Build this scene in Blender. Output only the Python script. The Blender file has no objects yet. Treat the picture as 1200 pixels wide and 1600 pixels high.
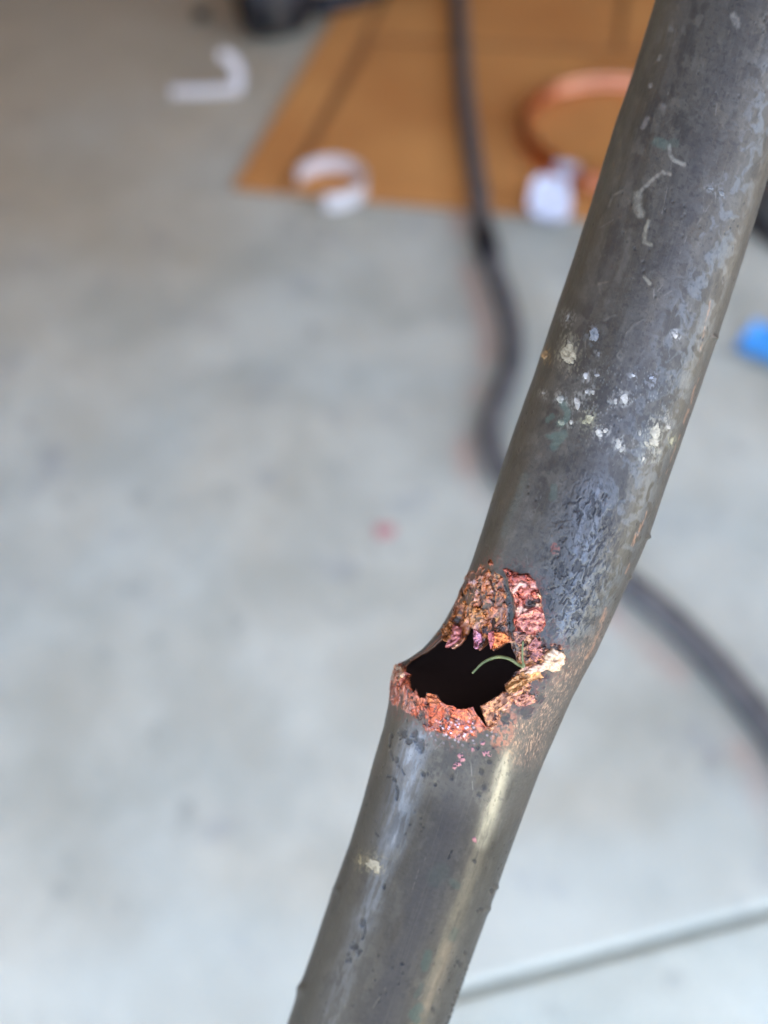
import bpy, bmesh, math, random
import numpy as np
from mathutils import Vector, Matrix

random.seed(7); RNG = np.random.default_rng(11)
sc = bpy.context.scene
C = sc.collection
R_ = math.radians

# ------------------------------------------------------------------ camera
H = 0.65; PITCH = R_(50.0); K = 0.53; F = 800.0 / K       # F: focal length in photo pixels (1200x1600)
cd = bpy.data.cameras.new('camera'); cam = bpy.data.objects.new('camera', cd); C.objects.link(cam)
cam.location = (0, 0, H); cam.rotation_euler = (math.pi/2 - PITCH, 0, 0)
cd.sensor_fit = 'VERTICAL'; cd.sensor_height = 24.0; cd.lens = 12.0 / K
cd.clip_start = 0.01; cd.clip_end = 1000
cd.dof.use_dof = True; cd.dof.focus_distance = 0.1515; cd.dof.aperture_fstop = 5.3; cd.dof.aperture_blades = 0
sc.camera = cam

# ------------------------------------------------------------------ light
SUN_EL, SUN_AZ = 66.0, 28.0          # azimuth: degrees to the right of straight ahead (over the house)
w = bpy.data.worlds.new('World'); sc.world = w; w.use_nodes = True
nt = w.node_tree; bg = nt.nodes['Background']
sky = nt.nodes.new('ShaderNodeTexSky'); sky.sky_type = 'NISHITA'; sky.sun_disc = False
sky.sun_elevation = R_(SUN_EL); sky.sun_rotation = R_(SUN_AZ)
sky.air_density = 0.8; sky.dust_density = 5.5; sky.ozone_density = 0.25
nt.links.new(sky.outputs[0], bg.inputs[0]); bg.inputs[1].default_value = 0.15
sl = bpy.data.lights.new('sun', 'SUN'); sl.energy = 3.5; sl.angle = R_(0.5); sl.color = (1.0, 0.95, 0.87)
sun = bpy.data.objects.new('sun', sl); C.objects.link(sun)
sd = Vector((math.sin(R_(SUN_AZ))*math.cos(R_(SUN_EL)), math.cos(R_(SUN_AZ))*math.cos(R_(SUN_EL)), math.sin(R_(SUN_EL))))
sun.rotation_euler = sd.to_track_quat('Z', 'Y').to_euler()
sc.view_settings.view_transform = 'Standard'; sc.view_settings.look = 'None'
sc.view_settings.exposure = 3.29; sc.view_settings.gamma = 1.0
try:
    sc.cycles.use_denoising = True
    sc.cycles.max_bounces = 10; sc.cycles.diffuse_bounces = 5
except Exception: pass

# ------------------------------------------------------------------ helpers
CP, SP = math.cos(PITCH), math.sin(PITCH)
M_CW = np.array([[1, 0, 0], [0, SP, -CP], [0, CP, SP]])     # camera axes (right, up, back) -> world
def c2w(p): return p @ M_CW.T + np.array([0, 0, H])
def w2px(p):
    q = (p - np.array([0, 0, H])) @ M_CW
    return np.stack([600 + F*q[..., 0]/-q[..., 2], 800 - F*q[..., 1]/-q[..., 2]], -1)
def ground(px, py, z=0.0):
    d = np.array([(px-600)/F, -(py-800)/F, -1.0]) @ M_CW.T
    t = (z - H) / d[2]
    return Vector((d[0]*t, d[1]*t, z))
def lin(r, g, b):
    f = lambda c: (c/255/12.92) if c <= 10 else ((c/255+0.055)/1.055)**2.4
    return np.array([f(r), f(g), f(b)])
def col(r, g, b): return (*lin(r, g, b), 1.0)

def link(name, me, mat=None, parent=None):
    o = bpy.data.objects.new(name, me); C.objects.link(o)
    if mat is not None and not me.materials: me.materials.append(mat)
    if parent is not None: o.parent = parent
    return o
def tag(o, label=None, cat=None, group=None, kind=None):
    if label: o['label'] = label
    if cat: o['category'] = cat
    if group: o['group'] = group
    if kind: o['kind'] = kind
    return o
def empty(name, loc=(0, 0, 0)):
    o = bpy.data.objects.new(name, None); C.objects.link(o); o.location = loc; o.empty_display_size = 0.02
    return o
def mesh_from(verts, faces, smooth=True, name='mesh'):
    me = bpy.data.meshes.new(name)
    me.from_pydata([tuple(map(float, v)) for v in verts], [], [tuple(map(int, f)) for f in faces])
    me.polygons.foreach_set('use_smooth', [smooth]*len(me.polygons)); me.update()
    return me
def rel(verts, o): return [Vector(v) - o.location for v in verts]

def smooth_path(pts, n):
    """Catmull-Rom through points -> n samples of equal arc length."""
    P = [Vector(p) for p in pts]; P = [2*P[0]-P[1]] + P + [2*P[-1]-P[-2]]
    out = []
    for i in range(1, len(P)-2):
        for k in range(24):
            t = k/24; a, b, c, d = P[i-1], P[i], P[i+1], P[i+2]
            out.append(0.5*((2*b)+(c-a)*t+(2*a-5*b+4*c-d)*t*t+(3*b-a-3*c+d)*t**3))
    out.append(P[-2])
    L = [0]
    for i in range(1, len(out)): L.append(L[-1]+(out[i]-out[i-1]).length)
    xs = np.linspace(0, L[-1], n); A = np.array([tuple(p) for p in out])
    return [Vector((np.interp(x, L, A[:, 0]), np.interp(x, L, A[:, 1]), np.interp(x, L, A[:, 2]))) for x in xs]

def tube(path, rad, n=16, caps=True):
    """verts, faces of a tube; rad is a number or a list."""
    V, Fc = [], []
    up = Vector((0, 0, 1)); N = len(path)
    for i, p in enumerate(path):
        t = (path[min(i+1, N-1)] - path[max(i-1, 0)]).normalized()
        s = t.cross(up)
        s = s.normalized() if s.length > 1e-5 else Vector((1, 0, 0))
        q = s.cross(t).normalized(); r = rad[i] if hasattr(rad, '__len__') else rad
        for k in range(n):
            a = 2*math.pi*k/n
            V.append(p + s*(r*math.cos(a)) + q*(r*math.sin(a)))
    for i in range(N-1):
        for k in range(n):
            k2 = (k+1) % n
            Fc.append((i*n+k, i*n+k2, (i+1)*n+k2, (i+1)*n+k))
    if caps:
        Fc.append(tuple(range(n))[::-1]); Fc.append(tuple((N-1)*n+k for k in range(n)))
    return V, Fc

def ribbon(path, height, thick, lean=0.0):
    """a strip standing on its edge along a ground path."""
    V, Fc = [], []; N = len(path); lean_ = lean
    for i, p in enumerate(path):
        lean = lean_[i] if hasattr(lean_, '__len__') else lean_
        t = (path[min(i+1, N-1)] - path[max(i-1, 0)]); t.z = 0; t.normalize()
        s = Vector((t.y, -t.x, 0))
        hh = (height[i] if hasattr(height, '__len__') else height)*(1+0.03*math.sin(i*0.2))
        for a, z in ((-.5, 0), (.5, 0), (.5, hh), (-.5, hh)):
            V.append(p + s*(a*thick + lean*z) + Vector((0, 0, z)))
    for i in range(N-1):
        for k in range(4):
            k2 = (k+1) % 4
            Fc.append((i*4+k, i*4+k2, (i+1)*4+k2, (i+1)*4+k))
    Fc.append((3, 2, 1, 0)); Fc.append(tuple((N-1)*4+k for k in range(4)))
    return V, Fc

# ------------------------------------------------------------------ numpy noise
def _hash(ix, iy, iz, seed=0):
    h = (ix.astype(np.int64)*374761393 + iy.astype(np.int64)*668265263 + iz.astype(np.int64)*2147483647 + seed*974711) & 0xFFFFFFFF
    h = ((h ^ (h >> 13))*1274126177) & 0xFFFFFFFF
    h = ((h ^ (h >> 16))*2246822519) & 0xFFFFFFFF
    return ((h ^ (h >> 15)) & 0xFFFFFF)/float(0xFFFFFF)
def vnoise(x, y, seed=0):
    ix, iy = np.floor(x), np.floor(y); fx, fy = x-ix, y-iy
    fx = fx*fx*fx*(fx*(fx*6-15)+10); fy = fy*fy*fy*(fy*(fy*6-15)+10); z = np.zeros_like(ix)
    a, b = _hash(ix, iy, z, seed), _hash(ix+1, iy, z, seed); c, d = _hash(ix, iy+1, z, seed), _hash(ix+1, iy+1, z, seed)
    return (a*(1-fx)+b*fx)*(1-fy) + (c*(1-fx)+d*fx)*fy
def fbm(x, y, o=4, seed=0, g=0.5):
    s = 0; A = 1; T = 0
    for k in range(o):
        c, sn = math.cos(0.6*k), math.sin(0.6*k)
        s = s + A*vnoise((x*c-y*sn)*2**k + 17.3*k, (x*sn+y*c)*2**k - 9.1*k, seed+k); T += A; A *= g
    return s/T
def worley(x, y, seed=0):
    ix, iy = np.floor(x), np.floor(y); f1 = np.full(x.shape, 9.0); f2 = f1.copy(); idv = np.zeros_like(x); z = np.zeros_like(ix)
    for dx in (-1, 0, 1):
        for dy in (-1, 0, 1):
            jx, jy = ix+dx, iy+dy
            d = np.hypot(jx+_hash(jx, jy, z, seed)-x, jy+_hash(jx, jy, z, seed+5)-y)
            near = d < f1
            f2 = np.where(near, f1, np.minimum(f2, d)); idv = np.where(near, _hash(jx, jy, z, seed+9), idv); f1 = np.where(near, d, f1)
    return f1, f2, idv
def sstep(a, b, x):
    t = np.clip((x-a)/(b-a), 0, 1); return t*t*(3-2*t)
def seg_dist(P, a, b):
    a, b = np.array(a, float), np.array(b, float); ab = b-a
    t = np.clip(((P-a)@ab)/max(ab@ab, 1e-9), 0, 1)
    return np.hypot(P[:, 0]-a[0]-t*ab[0], P[:, 1]-a[1]-t*ab[1])
def polyline_dist(P, pts):
    if len(pts) == 1: return np.hypot(P[:, 0]-pts[0][0], P[:, 1]-pts[0][1])
    return np.min([seg_dist(P, pts[i], pts[i+1]) for i in range(len(pts)-1)], 0)
def poly_sdf(P, poly):
    """negative inside."""
    n = len(poly); d = np.full(len(P), 1e9); ins = np.zeros(len(P), bool)
    for i in range(n):
        a, b = poly[i], poly[(i+1) % n]
        d = np.minimum(d, seg_dist(P, a, b))
        if a[1] != b[1]:
            c = ((a[1] > P[:, 1]) != (b[1] > P[:, 1]))
            ins ^= c & (P[:, 0] < (b[0]-a[0])*(P[:, 1]-a[1])/(b[1]-a[1]) + a[0])
    return np.where(ins, -d, d)

# ------------------------------------------------------------------ materials
def mat(name):
    m = bpy.data.materials.new(name); m.use_nodes = True
    return m, m.node_tree.nodes, m.node_tree.links, m.node_tree.nodes['Principled BSDF']
def simple(name, c1, c2, scale=40, rough=0.6, metal=0.0, bump=0.15, bscale=None, detail=6, spec=0.5, dist=0.002):
    m, N, L, B = mat(name)
    tc = N.new('ShaderNodeTexCoord'); no = N.new('ShaderNodeTexNoise'); no.inputs['Scale'].default_value = scale; no.inputs['Detail'].default_value = detail
    L.new(tc.outputs['Object'], no.inputs['Vector'])
    rp = N.new('ShaderNodeValToRGB'); rp.color_ramp.elements[0].position = 0.32; rp.color_ramp.elements[1].position = 0.68
    rp.color_ramp.elements[0].color = c1; rp.color_ramp.elements[1].color = c2
    L.new(no.outputs[0], rp.inputs[0]); L.new(rp.outputs[0], B.inputs['Base Color'])
    B.inputs['Roughness'].default_value = rough; B.inputs['Metallic'].default_value = metal; B.inputs['Specular IOR Level'].default_value = spec
    if bump:
        n2 = N.new('ShaderNodeTexNoise'); n2.inputs['Scale'].default_value = bscale or scale*4; n2.inputs['Detail'].default_value = 5
        L.new(tc.outputs['Object'], n2.inputs['Vector'])
        bp = N.new('ShaderNodeBump'); bp.inputs['Strength'].default_value = bump; bp.inputs['Distance'].default_value = dist
        L.new(n2.outputs[0], bp.inputs['Height']); L.new(bp.outputs[0], B.inputs['Normal'])
    return m

M_rubber = simple('hose_rubber', col(74, 74, 73), col(106, 102, 97), 60, 0.45, bump=0.25, bscale=300)
M_black = simple('black_rubber', col(22, 22, 26), col(38, 36, 38), 40, 0.5, bump=0.2)
M_tread = simple('dusty_tread', col(58, 53, 48), col(84, 78, 70), 60, 0.8, bump=0.3)
M_metal = simple('dull_steel', col(52, 55, 62), col(78, 80, 86), 50, 0.4, 0.7, bump=0.1)
M_card = simple('kraft_cardboard', col(190, 126, 68), col(212, 150, 84), 5, 0.85, bump=0.15, bscale=220, spec=0.2)
M_cardcut = simple('cardboard_edge', col(140, 92, 46), col(168, 114, 62), 300, 0.9, bump=0.2)
M_copper = simple('bright_copper', col(232, 150, 108), col(246, 184, 146), 25, 0.34, 1.0, bump=0.05, bscale=120)
M_white = simple('white_plastic', col(206, 196, 188), col(222, 212, 204), 20, 0.45, bump=0.05)  # faint pink tint puts bounce from the cardboard into the colour
M_paper = simple('white_paper', col(196, 196, 204), col(216, 216, 222), 30, 0.7, bump=0.2, bscale=60)
M_blue = simple('blue_plastic', col(64, 150, 218), col(90, 172, 230), 20, 0.45, bump=0.2, bscale=60)
M_red = simple('faded_red_paint', col(178, 112, 110), col(192, 130, 126), 200, 0.7, bump=0.2)
M_stone = simple('dark_pebble', col(58, 60, 50), col(92, 88, 78), 80, 0.9, bump=0.5)
M_grass = simple('green_strand', col(66, 78, 44), col(104, 112, 70), 700, 0.45, bump=0.1, bscale=2000)
M_wood = simple('ceiling_boards', col(80, 66, 46), col(104, 86, 60), 6, 0.8, bump=0.1)
M_wall = simple('painted_wall', col(128, 92, 48), col(142, 104, 58), 3, 0.8, bump=0.1)

# concrete: mottled grey slab; weathered lighter outside the door line
def ramp(N, a, b, c1, c2):
    r = N.new('ShaderNodeValToRGB'); e = r.color_ramp.elements
    e[0].position, e[1].position = a, b; e[0].color, e[1].color = c1, c2
    return r
def mixc(N, L, fac, a, b, mode='MIX'):
    x = N.new('ShaderNodeMix'); x.data_type = 'RGBA'; x.blend_type = mode
    for sock, v in ((x.inputs[0], fac), (x.inputs[6], a), (x.inputs[7], b)):
        if hasattr(v, 'is_linked'): L.new(v, sock)
        else: sock.default_value = v
    return x.outputs[2]
def concrete(name, base1, base2, weather=False):
    m, N, L, B = mat(name)
    tc = N.new('ShaderNodeTexCoord').outputs['Object']
    def noise(s, d=5, r=0.55, dist=0.0):
        n = N.new('ShaderNodeTexNoise'); n.inputs['Scale'].default_value = s; n.inputs['Detail'].default_value = d
        n.inputs['Roughness'].default_value = r; n.inputs['Distortion'].default_value = dist; L.new(tc, n.inputs['Vector']); return n.outputs[0]
    r1 = ramp(N, 0.30, 0.72, base1, base2); L.new(noise(5.0, 8, 0.62, 0.4), r1.inputs[0])
    c = r1.outputs[0]
    rw = ramp(N, 0.36, 0.64, (0.97, 1.0, 1.035, 1), (1.05, 0.995, 0.95, 1)); L.new(noise(3.3, 5, 0.6, 0.6), rw.inputs[0])
    c = mixc(N, L, 1.0, c, rw.outputs[0], 'MULTIPLY')
    rv = ramp(N, 0.44, 0.60, (0.93, 0.93, 0.93, 1), (1.03, 1.03, 1.03, 1)); L.new(noise(15.0, 6, 0.7, 0.6), rv.inputs[0])
    c = mixc(N, L, 1.0, c, rv.outputs[0], 'MULTIPLY')
    # oily / damp blotches
    r2 = ramp(N, 0.60, 0.74, (0, 0, 0, 1), (1, 1, 1, 1)); L.new(noise(14.0, 4, 0.5), r2.inputs[0])
    f2 = N.new('ShaderNodeMath'); f2.operation = 'MULTIPLY'; f2.inputs[1].default_value = 0.5; L.new(r2.outputs[0], f2.inputs[0])
    c = mixc(N, L, f2.outputs[0], c, col(128, 130, 134))
    r3 = ramp(N, 0.63, 0.75, (0, 0, 0, 1), (1, 1, 1, 1)); L.new(noise(31.0, 3, 0.5), r3.inputs[0])
    f3 = N.new('ShaderNodeMath'); f3.operation = 'MULTIPLY'; f3.inputs[1].default_value = 0.50; L.new(r3.outputs[0], f3.inputs[0])
    c = mixc(N, L, f3.outputs[0], c, col(112, 112, 110))
    r4 = ramp(N, 0.4, 0.6, (0.90, 0.90, 0.90, 1), (1.07, 1.07, 1.07, 1)); L.new(noise(420.0, 3, 0.7), r4.inputs[0])
    c = mixc(N, L, 1.0, c, r4.outputs[0], 'MULTIPLY')
    if weather:
        at = N.new('ShaderNodeAttribute'); at.attribute_name = 'weather'
        c = mixc(N, L, at.outputs['Fac'], c, col(198, 206, 193))
        a3 = N.new('ShaderNodeAttribute'); a3.attribute_name = 'warm_falloff'
        c = mixc(N, L, a3.outputs['Fac'], c, col(186, 166, 132))
        a2 = N.new('ShaderNodeAttribute'); a2.attribute_name = 'pink_band'
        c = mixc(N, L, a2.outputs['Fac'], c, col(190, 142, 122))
    L.new(c, B.inputs['Base Color'])
    B.inputs['Roughness'].default_value = 0.75; B.inputs['Specular IOR Level'].default_value = 0.35
    bp = N.new('ShaderNodeBump'); bp.inputs['Strength'].default_value = 0.35; bp.inputs['Distance'].default_value = 0.002
    L.new(noise(160.0, 6, 0.65), bp.inputs['Height']); L.new(bp.outputs[0], B.inputs['Normal'])
    return m
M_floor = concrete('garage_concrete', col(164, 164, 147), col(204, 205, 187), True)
M_apron = concrete('apron_concrete', col(178, 184, 168), col(196, 202, 187))
M_drive = concrete('driveway_concrete', col(184, 180, 172), col(200, 196, 188))

# ------------------------------------------------------------------ setting
g0, g1 = ground(720, 1545), ground(1200, 1418)             # the slab edge by the door
E = (g1-g0).normalized(); NI = Vector((-E.y, E.x, 0))     # along the door line; into the garage
def door(a, n, z=0.0): return g0 + E*a + NI*n + Vector((0, 0, z))

hose_px = [(700, -260), (708, -120), (715, 0), (721, 100), (727, 180), (738, 262), (748, 330), (757, 388), (772, 440), (790, 490), (800, 540), (797, 590),
           (782, 632), (767, 672), (766, 712), (782, 750), (822, 796), (890, 852), (968, 918), (1030, 968), (1090, 1026), (1150, 1094), (1212, 1176), (1270, 1280), (1330, 1400)]
hose_ground = [ground(*p) for p in hose_px]

W0, W1 = 0.060, 0.105
def build_floor():
    a = np.concatenate([np.linspace(-4, -1.3, 8), np.linspace(-1.28, 1.5, 300), np.linspace(1.6, 4, 8)])
    edge_n = np.array([0, 0, 0.0005, 0.0016, 0.003, 0.0046, 0.007])      # rounded nosing of the slab
    edge_z = np.array([-0.06, -0.006, -0.0034, -0.0014, -0.0005, -0.0001, 0.0])
    n = np.concatenate([edge_n, np.linspace(0.018, 2.4, 260), np.linspace(2.5, 6, 10)])
    zz = np.concatenate([edge_z, np.zeros(270)])
    A, Nn = np.meshgrid(a, n); Z = np.repeat(zz[:, None], len(a), 1)
    P = np.stack([g0.x+E.x*A+NI.x*Nn, g0.y+E.y*A+NI.y*Nn, Z], -1).reshape(-1, 3)
    nr, nc = len(n), len(a)
    i = np.arange(nr*nc).reshape(nr, nc)
    f = np.stack([i[:-1, :-1], i[:-1, 1:], i[1:, 1:], i[1:, :-1]], -1).reshape(-1, 4)
    me = mesh_from(P, f)
    An, Nf = A.ravel(), Nn.ravel()
    # weathering line: the strip rain reaches outside the door seal
    we = 1-sstep(W0, W1, Nf + 0.05*(fbm(An*4, Nf*4, 4, 3)-0.5) + 0.03*(fbm(An*14, Nf*14, 3, 8)-0.5))
    at = me.attributes.new('weather', 'FLOAT', 'POINT'); at.data.foreach_set('value', (we*0.35).astype(np.float32))
    # faint pinkish band along one side of the hose
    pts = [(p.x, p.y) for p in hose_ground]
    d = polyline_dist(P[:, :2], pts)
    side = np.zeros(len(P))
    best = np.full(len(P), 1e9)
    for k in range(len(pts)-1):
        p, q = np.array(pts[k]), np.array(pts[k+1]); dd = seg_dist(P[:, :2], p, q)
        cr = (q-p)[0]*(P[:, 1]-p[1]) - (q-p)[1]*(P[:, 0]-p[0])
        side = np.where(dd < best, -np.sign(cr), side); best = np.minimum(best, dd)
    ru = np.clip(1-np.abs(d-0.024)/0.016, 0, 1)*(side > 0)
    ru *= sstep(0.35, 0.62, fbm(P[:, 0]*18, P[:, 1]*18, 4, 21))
    at = me.attributes.new('pink_band', 'FLOAT', 'POINT'); at.data.foreach_set('value', (ru*0.55).astype(np.float32))
    du = sstep(-0.15, 0.95, (P[:, 1]-0.75)*1.1 - (P[:, 0]+0.15)*0.9 + 0.5*(fbm(P[:, 0]*5, P[:, 1]*5, 4, 41)-0.5))  # dimmer, browner indoor light towards the back left, put into the floor colour
    at = me.attributes.new('warm_falloff', 'FLOAT', 'POINT'); at.data.foreach_set('value', (du*0.6).astype(np.float32))
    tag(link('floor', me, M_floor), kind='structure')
build_floor()

def slab(name, corners, z0, z1, m, bev=0.0):
    bm = bmesh.new()
    vb = [bm.verts.new((p.x, p.y, z0)) for p in corners]; vt = [bm.verts.new((p.x, p.y, z1)) for p in corners]
    n = len(corners)
    bm.faces.new(vt); bm.faces.new(vb[::-1])
    for i in range(n): bm.faces.new((vb[i], vb[(i+1) % n], vt[(i+1) % n], vt[i]))
    bmesh.ops.recalc_face_normals(bm, faces=bm.faces)
    if bev: bmesh.ops.bevel(bm, geom=[e for e in bm.edges], offset=bev, segments=2, affect='EDGES')
    me = bpy.data.meshes.new(name); bm.to_mesh(me); bm.free()
    return link(name, me, m)
tag(slab('apron', [door(-4, -3.2), door(4, -3.2), door(4, -0.0045), door(-4, -0.0045)], -0.07, -0.0018, M_apron, 0.003), kind='structure')
me = mesh_from([(-250, -250, -0.05), (250, -250, -0.05), (250, 250, -0.05), (-250, 250, -0.05)], [(0, 1, 2, 3)])
tag(link('driveway', me, M_drive), kind='structure')
# the garage that shades the floor (all of it outside the frame)
tag(slab('ceiling', [door(-3.1, -0.55), door(3.1, -0.55), door(3.1, 6), door(-3.1, 6)], 2.35, 2.55, M_wood), kind='structure')
tag(slab('wall', [door(-3.1, 5.8), door(3.1, 5.8), door(3.1, 6), door(-3.1, 6)], -0.02, 2.349, M_wall), kind='structure')
tag(slab('wall', [door(-0.74, 0.30), door(-0.56, 0.30), door(-0.56, 5.79), door(-0.74, 5.79)], -0.02, 2.348, M_wall), kind='structure')  # unseen; set close in to darken and warm the floor's left side
tag(slab('wall', [door(2.6, 0.15), door(2.75, 0.15), door(2.75, 5.79), door(2.6, 5.79)], -0.02, 2.348, M_wall), kind='structure')

# ------------------------------------------------------------------ corroded pipe
LEFT = [(1066, -120), (1024, 0), (987, 120), (962, 190), (929, 300), (897, 400), (863, 500), (833, 590), (805, 668), (780, 743), (753, 830), (733, 890), (715, 935),
        (700, 962), (691, 978), (675, 999), (659, 1016), (643, 1027), (624, 1037), (615, 1056), (611, 1078), (606, 1108), (600, 1137), (584, 1190), (565, 1258), (547, 1317),
        (520, 1390), (493, 1473), (474, 1526), (450, 1598), (410, 1710)]
RIGHT = [(1313, -100), (1258, 80), (1228, 175), (1200, 268), (1190, 300), (1160, 400), (1117, 530), (1090, 608), (1059, 695), (1037, 757), (1012, 832), (997, 868), (973, 921), (947, 978), (930, 1016),
         (910, 1053), (888, 1095), (867, 1143), (838, 1209), (813, 1277), (790, 1340), (770, 1397), (750, 1453), (730, 1507), (698, 1596), (645, 1745)]
AX = np.array([-0.37, 0.929]); AX /= np.linalg.norm(AX); BX = np.array([AX[1], -AX[0]])
def uv_curve(pts):
    p = np.array(pts, float); return p @ AX, p @ BX
uL, vL = uv_curve(LEFT); uR, vR = uv_curve(RIGHT)
RT = 0.014
def gsm(x, s, du=1.0):
    r = int(3*s/du); k = np.exp(-0.5*(np.arange(-r, r+1)*du/s)**2); k /= k.sum()
    return np.convolve(np.pad(x, r, 'edge'), k, 'valid')
def extrap(x, xs, ys):
    y = np.interp(x, xs, ys)
    a = (ys[1]-ys[0])/(xs[1]-xs[0]); b = (ys[-1]-ys[-2])/(xs[-1]-xs[-2])
    return np.where(x < xs[0], ys[0]+a*(x-xs[0]), np.where(x > xs[-1], ys[-1]+b*(x-xs[-1]), y))
uu = np.arange(-700, 1600, 1.0)
VL = gsm(extrap(uu, uL, vL), 6); VR = gsm(extrap(uu, uR, vR), 14)
HW = (VR-VL)/2; VC = (VR+VL)/2
hw_s = np.interp(uu, [-700, -380, 100, 500, 760, 1000, 1300, 1600], [120, 123.5, 128.5, 131, 130, 124, 116.5, 110]); hw_s = gsm(hw_s, 90)
DD = F*RT/hw_s

step_rows = np.concatenate([np.arange(-520, 505, 1.7), np.arange(505, 850, 0.85), np.arange(850, 1400, 1.6)])
TH0 = R_(108)
cols = np.concatenate([np.linspace(-TH0, TH0, 540), np.linspace(TH0, 2*math.pi-TH0, 40)[1:-1]])
U, TH = np.meshgrid(step_rows, cols, indexing='ij')
NR, NC = U.shape
def ring(u_arr, which):
    hw, vc, dd = np.interp(u_arr, uu, HW), np.interp(u_arr, uu, VC), np.interp(u_arr, uu, DD)
    px = u_arr[..., None]*AX + vc[..., None]*BX
    cen = np.stack([(px[..., 0]-600)/F*dd, -(px[..., 1]-800)/F*dd, -dd], -1)
    return cen, hw*dd/F, dd
cenr, radr, ddr = ring(step_rows, 0)
b3 = np.array([BX[0], -BX[1], 0.0])
nr_ = -cenr/np.linalg.norm(cenr, axis=1, keepdims=True)
nr_ = nr_ - (nr_@b3)[:, None]*b3; nr_ /= np.linalg.norm(nr_, axis=1, keepdims=True)
dirs = b3*np.sin(TH)[..., None] + nr_[:, None, :]*np.cos(TH)[..., None]
P0 = cenr[:, None, :] + dirs*radr[:, None, None]
PXm = np.stack([600+F*P0[..., 0]/-P0[..., 2], 800-F*P0[..., 1]/-P0[..., 2]], -1)
mpp = np.repeat((ddr/F)[:, None], NC, 1)                       # metres per photo pixel
HWg = np.repeat(np.interp(step_rows, uu, HW)[:, None], NC, 1)
u = U.ravel(); th = TH.ravel(); a = (TH*HWg).ravel(); px = PXm.reshape(-1, 2); front = np.abs(th) < R_(100)
S = np.sin(th)*front                                             # -1 left edge .. 1 right edge

HOLE = [(633, 1045), (632, 1041), (639, 1033), (653, 1025), (671, 1015), (684, 1003), (693, 995), (696, 1003), (699, 1011), (711, 1005), (719, 996), (721, 987), (726, 975), (733, 981),
        (740, 987), (741, 1000), (744, 1015), (748, 1013), (750, 1005), (753, 1003), (755.5, 992), (760, 999), (764.5, 1000), (765, 1008), (768, 1016), (778, 1011), (790, 1004), (797, 1004), (802, 1019),
        (808, 1028), (810, 1038), (817, 1045), (808, 1050), (800, 1062), (788, 1070), (792, 1080), (785, 1081), (770, 1092), (750, 1103), (755, 1117), (761, 1137), (753, 1127), (742, 1112), (739, 1104),
        (727, 1108), (715, 1108), (710, 1103), (700, 1102), (690, 1096), (683, 1085), (667, 1083), (667, 1090), (658, 1092), (653, 1082), (650, 1074), (650, 1085), (642, 1075), (638, 1065), (632, 1056)]
SLIT = [(765, 964), (770, 962), (770, 972), (768, 985), (763, 986)]
C_UP = [(716, 918), (722, 902), (735, 893), (745, 897), (750, 882), (757, 880), (761, 890), (765, 876), (772, 876), (773, 893), (783, 900), (790, 915), (796, 940), (797, 968), (800, 990), (806, 1020), (780, 1030),
        (740, 1025), (700, 1015), (690, 1000), (684, 992), (692, 984), (698, 972), (706, 955), (712, 935)]
C_RED = [(784, 888), (797, 890), (806, 896), (822, 896), (836, 906), (842, 922), (847, 938), (846, 945), (849, 958), (852, 975), (848, 986), (836, 992), (815, 994), (804, 988), (800, 970), (803, 946), (797, 920), (794, 905)]
C_RGT = [(800, 985), (838, 988), (848, 1000), (843, 1012), (862, 1006), (876, 1006), (883, 1018), (882, 1038), (872, 1050), (862, 1044), (850, 1046), (852, 1060), (842, 1066), (840, 1086), (832, 1096), (815, 1100), (800, 1098), (790, 1112),
         (778, 1128), (766, 1140), (758, 1132), (748, 1100), (770, 1085), (790, 1065), (812, 1040), (800, 1010)]
C_LOW = [(610, 1034), (630, 1034), (640, 1060), (660, 1085), (700, 1098), (740, 1100), (760, 1135), (752, 1143), (745, 1152), (735, 1148), (731, 1159), (720, 1156), (704, 1153), (700, 1148), (688, 1148), (676, 1146), (665, 1139), (655, 1126),
         (648, 1118), (636, 1116), (625, 1110), (613, 1098), (606, 1080)]

idx = np.where(front & (u > 470) & (u < 880))[0]
q = px[idx]
jit = 1.6*(fbm(u[idx]/7, a[idx]/7, 3, 40)-0.5)
sd_hole = np.full(len(u), 1e3); sd_hole[idx] = np.minimum(poly_sdf(q, HOLE), poly_sdf(q, SLIT)) + jit
crust = np.zeros(len(u)); masks = {}
rag = 9*(fbm(u[idx]/9, a[idx]/9, 4, 31)-0.5)
for nm, poly in (('up', C_UP), ('red', C_RED), ('rgt', C_RGT), ('low', C_LOW)):
    s_ = poly_sdf(q, poly) + rag*(0.8 if nm == 'red' else 1.3)
    mm = np.zeros(len(u)); mm[idx] = 1-sstep(-1.6, 1.6, s_)
    if nm in ('up', 'rgt', 'low'):      # bare dark metal shows between patches of crust, away from the torn edge
        gap = sstep(0.56, 0.63, fbm(u[idx]/12, a[idx]/10, 4, 33))*sstep(8, 20, sd_hole[idx]); mm[idx] *= 1-0.9*gap
    masks[nm] = mm
    crust = np.maximum(crust, mm)
inner_d = np.zeros(len(u))
for nm, poly in (('up', C_UP), ('red', C_RED), ('rgt', C_RGT), ('low', C_LOW)):
    inner_d[idx] = np.maximum(inner_d[idx], np.clip(-(poly_sdf(q, poly)+rag), 0, 30))

# ---- relief (photo pixels, outward positive)
hgt = 0.35*(fbm(u/26, a/18, 4, 1)-0.5)*2 + 0.16*(fbm(u/4, a/4, 2, 2)-0.5)*2
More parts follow.
